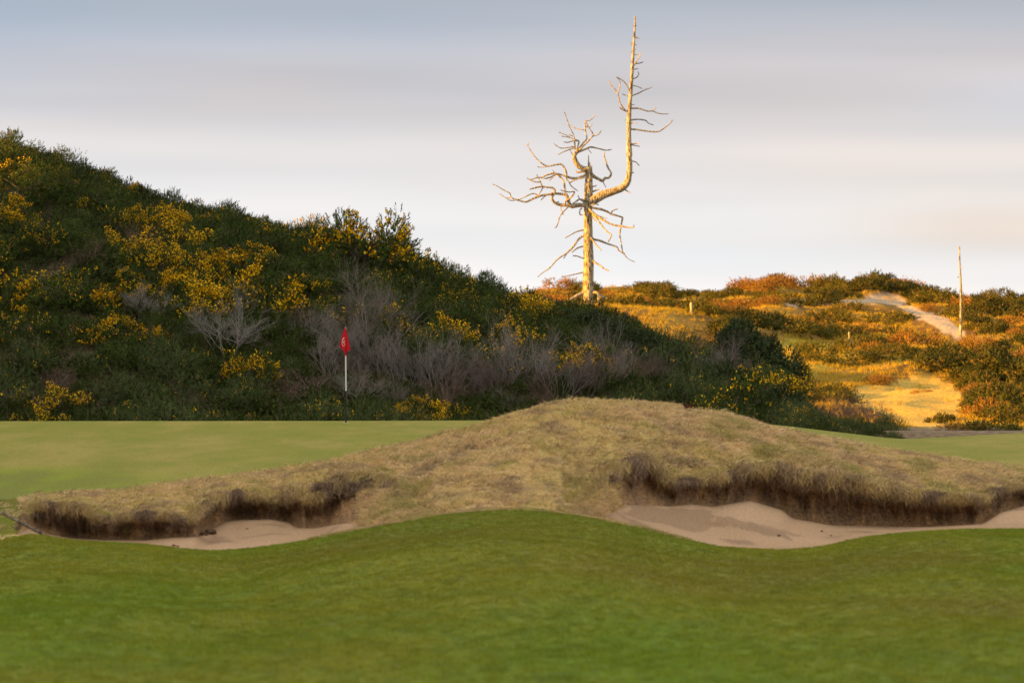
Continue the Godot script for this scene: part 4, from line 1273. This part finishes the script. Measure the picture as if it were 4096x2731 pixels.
func dead_tree() -> void:
	var d0 := 182.0
	var foot := at(2354, 1208, d0)
	var root := base("dead_tree", foot)
	tag(root, "tall bleached dead tree with a crooked forked crown behind the hill", "tree")
	rng.seed = 77
	var px := d0 / FP
	var grey := lin(0.54, 0.51, 0.41)
	var tr := [[2352, 1222, 62], [2353, 1200, 52], [2354, 1165, 45], [2354, 1060, 41], [2353, 980, 41], [2353, 900, 40], [2353, 800, 38], [2355, 730, 33], [2357, 690, 29], [2358, 668, 25]]
	var pts := []
	var rad := []
	var lines := []
	for k in tr.size() - 1:
		for s in 3:
			var q: float = lerpf(tr[k][0], tr[k + 1][0], s / 3.0)
			var y := lerpf(tr[k][1], tr[k + 1][1], s / 3.0)
			pts.append(at(q, y, d0) - foot)
			rad.append(lerpf(tr[k][2], tr[k + 1][2], s / 3.0) * 0.5 * px)
	pts.append(at(2358, 668, d0) - foot)
	rad.append(11.0 * px)
	var mb := MB.new()
	tube(mb, pts, rad, 14, grey, true, 0.35)
	part("trunk", mb.mesh(M.wood), root)
	for p in pts: lines.append(p)
	# splintered top
	for s in [[2355, 690, 2355, 618, 9], [2361, 690, 2360, 648, 12], [2366, 690, 2368, 660, 8], [2350, 690, 2350, 672, 8]]:
		mb = MB.new()
		tube(mb, [at(s[0], s[1], d0) - foot, at((s[0] + s[2]) * 0.5, (s[1] + s[3]) * 0.5, d0) - foot, at(s[2], s[3], d0) - foot], [s[4] * 0.5 * px, s[4] * 0.4 * px, 1.2 * px], 6, grey)
		part("splinter", mb.mesh(M.wood), root)
	# the great limb that turns upright
	var lead := [[2352, 806, 38], [2377, 799, 38], [2418, 776, 34], [2460, 762, 28], [2493, 747, 26], [2512, 724, 25], [2518, 695, 22], [2520, 662, 20], [2517, 625, 18]]
	pts = []; rad = []
	for s in lead:
		pts.append(at(s[0], s[1], d0 - 0.1) - foot)
		rad.append(s[2] * 0.5 * px)
	var sp := smooth_line(pts, 3)
	var sr := []
	for k in sp.size():
		var t := k / 3.0
		var a := int(t)
		sr.append(lerpf(rad[a], rad[mini(a + 1, rad.size() - 1)], t - a))
	mb = MB.new()
	tube(mb, sp, sr, 12, grey, true, 0.3)
	part("limb", mb.mesh(M.wood), root)
	for p in sp: lines.append(p)
	for L in LIMB:
		var Z: Array = ZA if L[0] == "A" else (ZB if L[0] == "B" else ZC)
		var raw := []
		var xy: Array = L[4]
		for k in range(0, xy.size(), 2):
			raw.append(at(Z[0] + xy[k] / Z[2], Z[1] + xy[k + 1] / Z[2], d0) - foot)
		# begin at the depth of the wood it grows from
		var z0 := 0.0
		var best := 1e9
		for p in lines:
			var q: float = Vector2(p.x - raw[0].x, p.y - raw[0].y).length()
			if q < best:
				best = q; z0 = p.z
		var total := 0.0
		for k in range(1, raw.size()): total += raw[k].distance_to(raw[k - 1])
		var run := 0.0
		var sway: float = L[3] * minf(1.0, total / 1.2)
		for k in raw.size():
			if k > 0: run += Vector2(raw[k].x - raw[k - 1].x, raw[k].y - raw[k - 1].y).length()
			raw[k].z = z0 + sway * run / total + (rf(-0.04, 0.04) if k > 0 else 0.0)
		var line := smooth_line(raw, 3)
		var rr := []
		for k in line.size():
			rr.append(lerpf(L[1] * 1.15 + 0.6, L[2] * 1.1 + 0.5, pow(k / float(line.size() - 1), 0.8)) * 0.5 * px * rf(0.9, 1.15))
		mb = MB.new()
		tube(mb, line, rr, 8 if L[1] > 7 else 6, grey * rf(0.9, 1.1), true, 0.2 if L[1] > 7 else 0.0)
		part("branch", mb.mesh(M.wood), root)
		for p in line: lines.append(p)
	for R in [[16, 10, 0.7, [1100, 1390, 1160, 1372, 1190, 1400, 1192, 1440, 1195, 1500]], [12, 5, 0.4, [1165, 1380, 1230, 1415, 1280, 1432]], [18, 10, 0.5, [1080, 1370, 1010, 1395, 950, 1428, 900, 1460]]]:
		var raw := []
		for k in range(0, R[3].size(), 2):
			raw.append(at(ZB[0] + R[3][k] / ZB[2], ZB[1] + R[3][k + 1] / ZB[2], d0) - foot + Vector3(0, 0, R[2] * k / float(R[3].size())))
		var line := smooth_line(raw, 3)
		var rr := []
		for k in line.size(): rr.append(lerpf(R[0], R[1], k / float(line.size() - 1)) * 0.5 * px)
		mb = MB.new()
		tube(mb, line, rr, 8, grey, true, 0.25)
		part("root", mb.mesh(M.wood), root)

func dead_poles() -> void:
	var grey := lin(0.54, 0.51, 0.41)
	var p := hit_back(3845, 1345, 130.0, 230.0)
	var d := -p.z
	var px := d / FP
	var root := base("bare_dead_tree", p)
	tag(root, "tall thin branchless dead trunk standing among dune shrubs", "tree")
	var pts := []
	var rad := []
	for s in [[3845, 1365, 13], [3846, 1280, 12], [3847, 1200, 10.5], [3845, 1110, 9], [3842, 1040, 7.5], [3841, 985, 5]]:
		pts.append(at(s[0], s[1], d) - p)
		rad.append(s[2] * 0.5 * px)
	var mb := MB.new()
	var line := smooth_line(pts, 4)
	var rr := []
	for k in line.size(): rr.append(lerpf(rad[0], rad[5], k / float(line.size() - 1)))
	tube(mb, line, rr, 10, grey, true, 0.3)
	part("trunk", mb.mesh(M.wood), root)
	for k in 7:
		mb = MB.new()
		var q: Vector3 = line[4 + k * 2]
		var e := Vector3(rf(-0.35, 0.35), 0.05, rf(-0.2, 0.3))
		tube(mb, [q, q + e], [0.03, 0.012], 5, grey)
		part("branch_stub", mb.mesh(M.wood), root)
	# two snapped stumps on the slope
	for s in [[2767, 1258, 1206, 12, 2600, "pale snapped stump with a dark top on the golden slope"], [3399, 1362, 1326, 8, 3400, "short thin white stump rising from olive shrubs"]]:
		p = hit_back(s[0], s[1], 130.0, 236.0)
		d = -p.z
		px = d / FP
		root = base("snapped_stump", p)
		tag(root, s[5], "stump", "snapped stumps on the dunes")
		var h: float = (s[1] - s[2]) * px
		mb = MB.new()
		tube(mb, [Vector3(0, -0.3, 0), Vector3(0.01, h * 0.4, 0), Vector3(-0.02, h * 0.75, 0), Vector3(0.0, h * 0.9, 0)], [s[3] * 0.62 * px, s[3] * 0.5 * px, s[3] * 0.45 * px, s[3] * 0.4 * px], 9, grey, true, 0.3)
		part("trunk", mb.mesh(M.wood), root)
		mb = MB.new()
		tube(mb, [Vector3(0.04, h * 0.85, 0), Vector3(0.08, h * 1.05, 0)], [s[3] * 0.3 * px, 0.02], 6, lin(0.12, 0.1, 0.08))
		part("splinter", mb.mesh(M.wood), root)

# ---------------------------------------------------------------- flagstick
func flagstick() -> void:
	var d := 76.0
	var px := d / FP
	var y0 := green_y(1383, d)
	var foot := Vector3(xcol(1383, d), y0, -d)
	var root := base("flagstick", foot)
	tag(root, "golf flagstick with a limp red flag on the putting green", "flagstick")
	var top := (1690.0 - 1306.0) * px
	var cut := (1690.0 - 1562.0) * px
	var white := StandardMaterial3D.new()
	white.albedo_color = lin(0.80, 0.79, 0.78).linear_to_srgb(); white.roughness = 0.35
	var black := StandardMaterial3D.new()
	black.albedo_color = lin(0.015, 0.015, 0.016).linear_to_srgb(); black.roughness = 0.4
	var red := surf("flag cloth", noise_tex(0.2, 128, [[0.0, Color(0.85, 0.85, 0.85)], [1.0, Color(1, 1, 1)]], 3, 41), 3.0, 0.7, null, 1.0, false)
	red.rim_enabled = true; red.rim = 0.3
	red.backlight_enabled = true; red.backlight = Color(0.3, 0.3, 0.3)
	var mb := MB.new()
	tube(mb, [Vector3(0, cut, 0), Vector3(-0.006, (cut + top) * 0.5, 0), Vector3(-0.012, top, 0)], [0.017, 0.017, 0.015], 12, Color.WHITE)
	part("white_pole", mb.mesh(white), root)
	mb = MB.new()
	tube(mb, [Vector3(0.0, -0.12, 0), Vector3(0, 0.25, 0), Vector3(0, 0.252, 0), Vector3(0, cut, 0)], [0.019, 0.019, 0.0155, 0.0155], 12, Color.WHITE)
	part("black_pole", mb.mesh(black), root)
	# the cloth hangs from the top in two soft folds
	var zp := px / 11.2
	var left := [[170, -6], [300, -40], [560, -140], [800, -205], [1000, -258], [1060, -240], [1130, -175], [1210, -110], [1300, -45], [1380, -20], [1480, 8]]
	var right := [[170, 14], [300, 40], [560, 95], [830, 165], [1000, 205], [1180, 246], [1215, 200], [1260, 120], [1300, 72], [1380, 78], [1420, 74], [1480, 14]]
	var grid := []
	var backs := []
	for r in 40:
		var y := lerpf(170.0, 1480.0, r / 39.0)
		var a := pl(left, y)
		var b := pl(right, y)
		var rp := []
		var bp := []
		for k in 25:
			var s := k / 24.0
			var x := lerpf(a, b, s)
			var p := Vector3((x - 8.0) * zp - 0.012, top - (y - 170.0) * zp, flag_z(x, y))
			rp.append(p)
			bp.append(p - Vector3(0, 0, 0.004))
		grid.append(rp); backs.append(bp)
	var cc := []
	for r in 40:
		var row := []
		for k in 25: row.append(lin(0.74, 0.008, 0.03))
		cc.append(row)
	var cl := sheet(grid, cc, red)
	var st := SurfaceTool.new()
	st.append_from(cl, 0, Transform3D())
	st.append_from(sheet(backs, cc, red), 0, Transform3D())
	var fm := st.commit()
	fm.surface_set_material(0, red)
	var flag := part("flag", fm, root)
	# printed emblem: a tapering ring and a bird-like mark
	var ink := leafmat("emblem print", 0.0)
	mb = MB.new()
	for L in [[[668, 655, 40], [620, 672, 44], [580, 705, 40], [552, 750, 30], [535, 810, 20], [525, 870, 16], [525, 925, 16], [545, 975, 16], [580, 1020, 17], [625, 1052, 18], [690, 1075, 22]],
		[[668, 780, 8], [640, 815, 26], [605, 845, 26], [575, 845, 18], [552, 832, 10]], [[610, 840, 20], [600, 880, 18], [612, 910, 14], [645, 915, 12], [668, 905, 8]], [[655, 915, 10], [648, 950, 14], [655, 980, 18], [682, 985, 14]]]:
		for k in L.size() - 1:
			var a := Vector2(L[k][0] - 670.0, L[k][1])
			var b := Vector2(L[k + 1][0] - 670.0, L[k + 1][1])
			var nn := (b - a).orthogonal().normalized()
			var q := [a + nn * L[k][2] * 0.5, a - nn * L[k][2] * 0.5, b - nn * L[k + 1][2] * 0.5, b + nn * L[k + 1][2] * 0.5]
			var w := []
			for v in q: w.append(Vector3((v.x - 8.0) * zp - 0.012, top - (v.y - 170.0) * zp, flag_z(v.x, v.y) + 0.003))
			mb.tri(w[0], w[1], w[2], lin(0.85, 0.78, 0.66))
			mb.tri(w[0], w[2], w[3], lin(0.85, 0.78, 0.66))
	part("emblem", mb.mesh(ink), flag)
	# cup rim
	var ring := TorusMesh.new()
	ring.inner_radius = 0.054; ring.outer_radius = 0.06; ring.rings = 24; ring.ring_segments = 6
	var cup := part("cup_rim", ring, root, white)
	cup.position.y = 0.002

func flag_z(x: float, y: float) -> float:
	var h := clampf((y - 170.0) / 900.0, 0.0, 1.0)
	var z := 0.022 + 0.05 * h
	z += h * (0.028 * cos((x - 20.0) * 0.018) * (1.0 if x < 15.0 else -0.6) + 0.05 * smoothstep(40.0, 240.0, absf(x)) * (-1.0 if x < 0.0 else 0.6))
	z -= 0.03 * h * exp(-pow((x - 12.0) / 22.0, 2.0))
	return z

# ---------------------------------------------------------------- small things
func small_things() -> void:
	# wooden pole over the bunker's end
	var a := at(8, 2050, 40.6)
	var b := at(180, 2140, 40.15)
	var root := base("wooden_pole", b)
	tag(root, "weathered round wooden pole leaning out of the small bunker's end", "pole")
	var mb := MB.new()
	var dirv := (a - b)
	tube(mb, [-dirv * 0.25, dirv * 0.4, dirv * 0.985, dirv], [0.021, 0.022, 0.023, 0.019], 12, lin(0.32, 0.26, 0.20), true, 0.1)
	part("shaft", mb.mesh(M.wood), root)
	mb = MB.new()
	tube(mb, [dirv * 0.985, dirv * 1.004], [0.0235, 0.021], 12, lin(0.5, 0.45, 0.38))  # light on the pole's end put into a paler colour
	part("lit_end", mb.mesh(M.wood), root)
	# clods and stones on the sand
	rng.seed = 4242
	var sp := [[843, 2130, 0.06, 0], [815, 2137, 0.04, 0], [990, 2118, 0.016, 0], [696, 2182, 0.018, 0], [711, 2185, 0.014, 0], [3116, 2142, 0.018, 1], [3287, 2125, 0.014, 1], [3324, 2143, 0.012, 1]]
	var lab := ["dark clod of earth lying on the small bunker's sand", "small stone lying on the long bunker's sand"]
	for s in sp:
		var c := mid_col(s[0])
		var best := Vector3.ZERO
		var bd := 1e9
		for k in 40:
			var t := 0.3 + 0.7 * k / 39.0
			var d := lerpf(D_C, c.db + 0.12, t)
			var sag: float = 0.20 * smoothstep(0.0, 1.8, c.db - D_C)
			var y := lerpf(c.yc, c.yb, t * t * (3.0 - 2.0 * t)) - sag * pow(sin(PI * pow(t, 0.42)), 0.8) * (1.0 - smoothstep(0.7, 0.97, t))
			var e := absf(vrow(y, d) - s[1])
			if e < bd:
				bd = e; best = Vector3(xcol(s[0], d), y, -d)
		var o := part("earth_clod" if s[3] == 0 else "stone", rock(s[2]), self)
		o.position = best + Vector3(0, s[2] * 0.25, 0)
		tag(o, lab[s[3]], "clod" if s[3] == 0 else "stone", "clods on the small bunker's sand" if s[3] == 0 else "stones on the long bunker's sand")
	# curled dead leaf on the crest of the mound
	var c := mid_col(2755)
	var q := mound_point(2755, c, 0.64)
	mb = MB.new()
	for k in 9:
		var an := rf(-1.0, 1.0)
		var e := Vector3(sin(an) * 0.14, rf(0.03, 0.10), rf(-0.05, 0.05))
		var s := Vector3(0.02, 0.015, 0.01)
		mb.tri(Vector3(rf(-0.05, 0.05), 0.0, 0) - s, e, Vector3(rf(-0.05, 0.05), 0.02, 0) + s, lin(0.10, 0.04, 0.03) * rf(0.7, 1.4))
	var o := part("dead_weed", mb.mesh(M.root), self)
	o.position = q + Vector3(0, 0.04, 0)
	tag(o, "small reddish brown dead weed on the crest of the mound", "weed")

func rock(r: float) -> ArrayMesh:
	var P := []
	var C := []
	for a in 7:
		var row := []
		var cr := []
		for b in 11:
			var th := PI * a / 6.0
			var ph := TAU * (b % 10) / 10.0
			var v := Vector3(sin(th) * cos(ph), cos(th), sin(th) * sin(ph))
			var q := 1.0 + 0.5 * nzf.get_noise_3dv(v * 12.0 + Vector3(r * 900.0, 0, 0))
			row.append(Vector3(v.x * 1.4, v.y * 0.6, v.z) * r * q)
			cr.append(lin(0.20, 0.14, 0.10))
		P.append(row); C.append(cr)
	return sheet(P, C, M.earth)
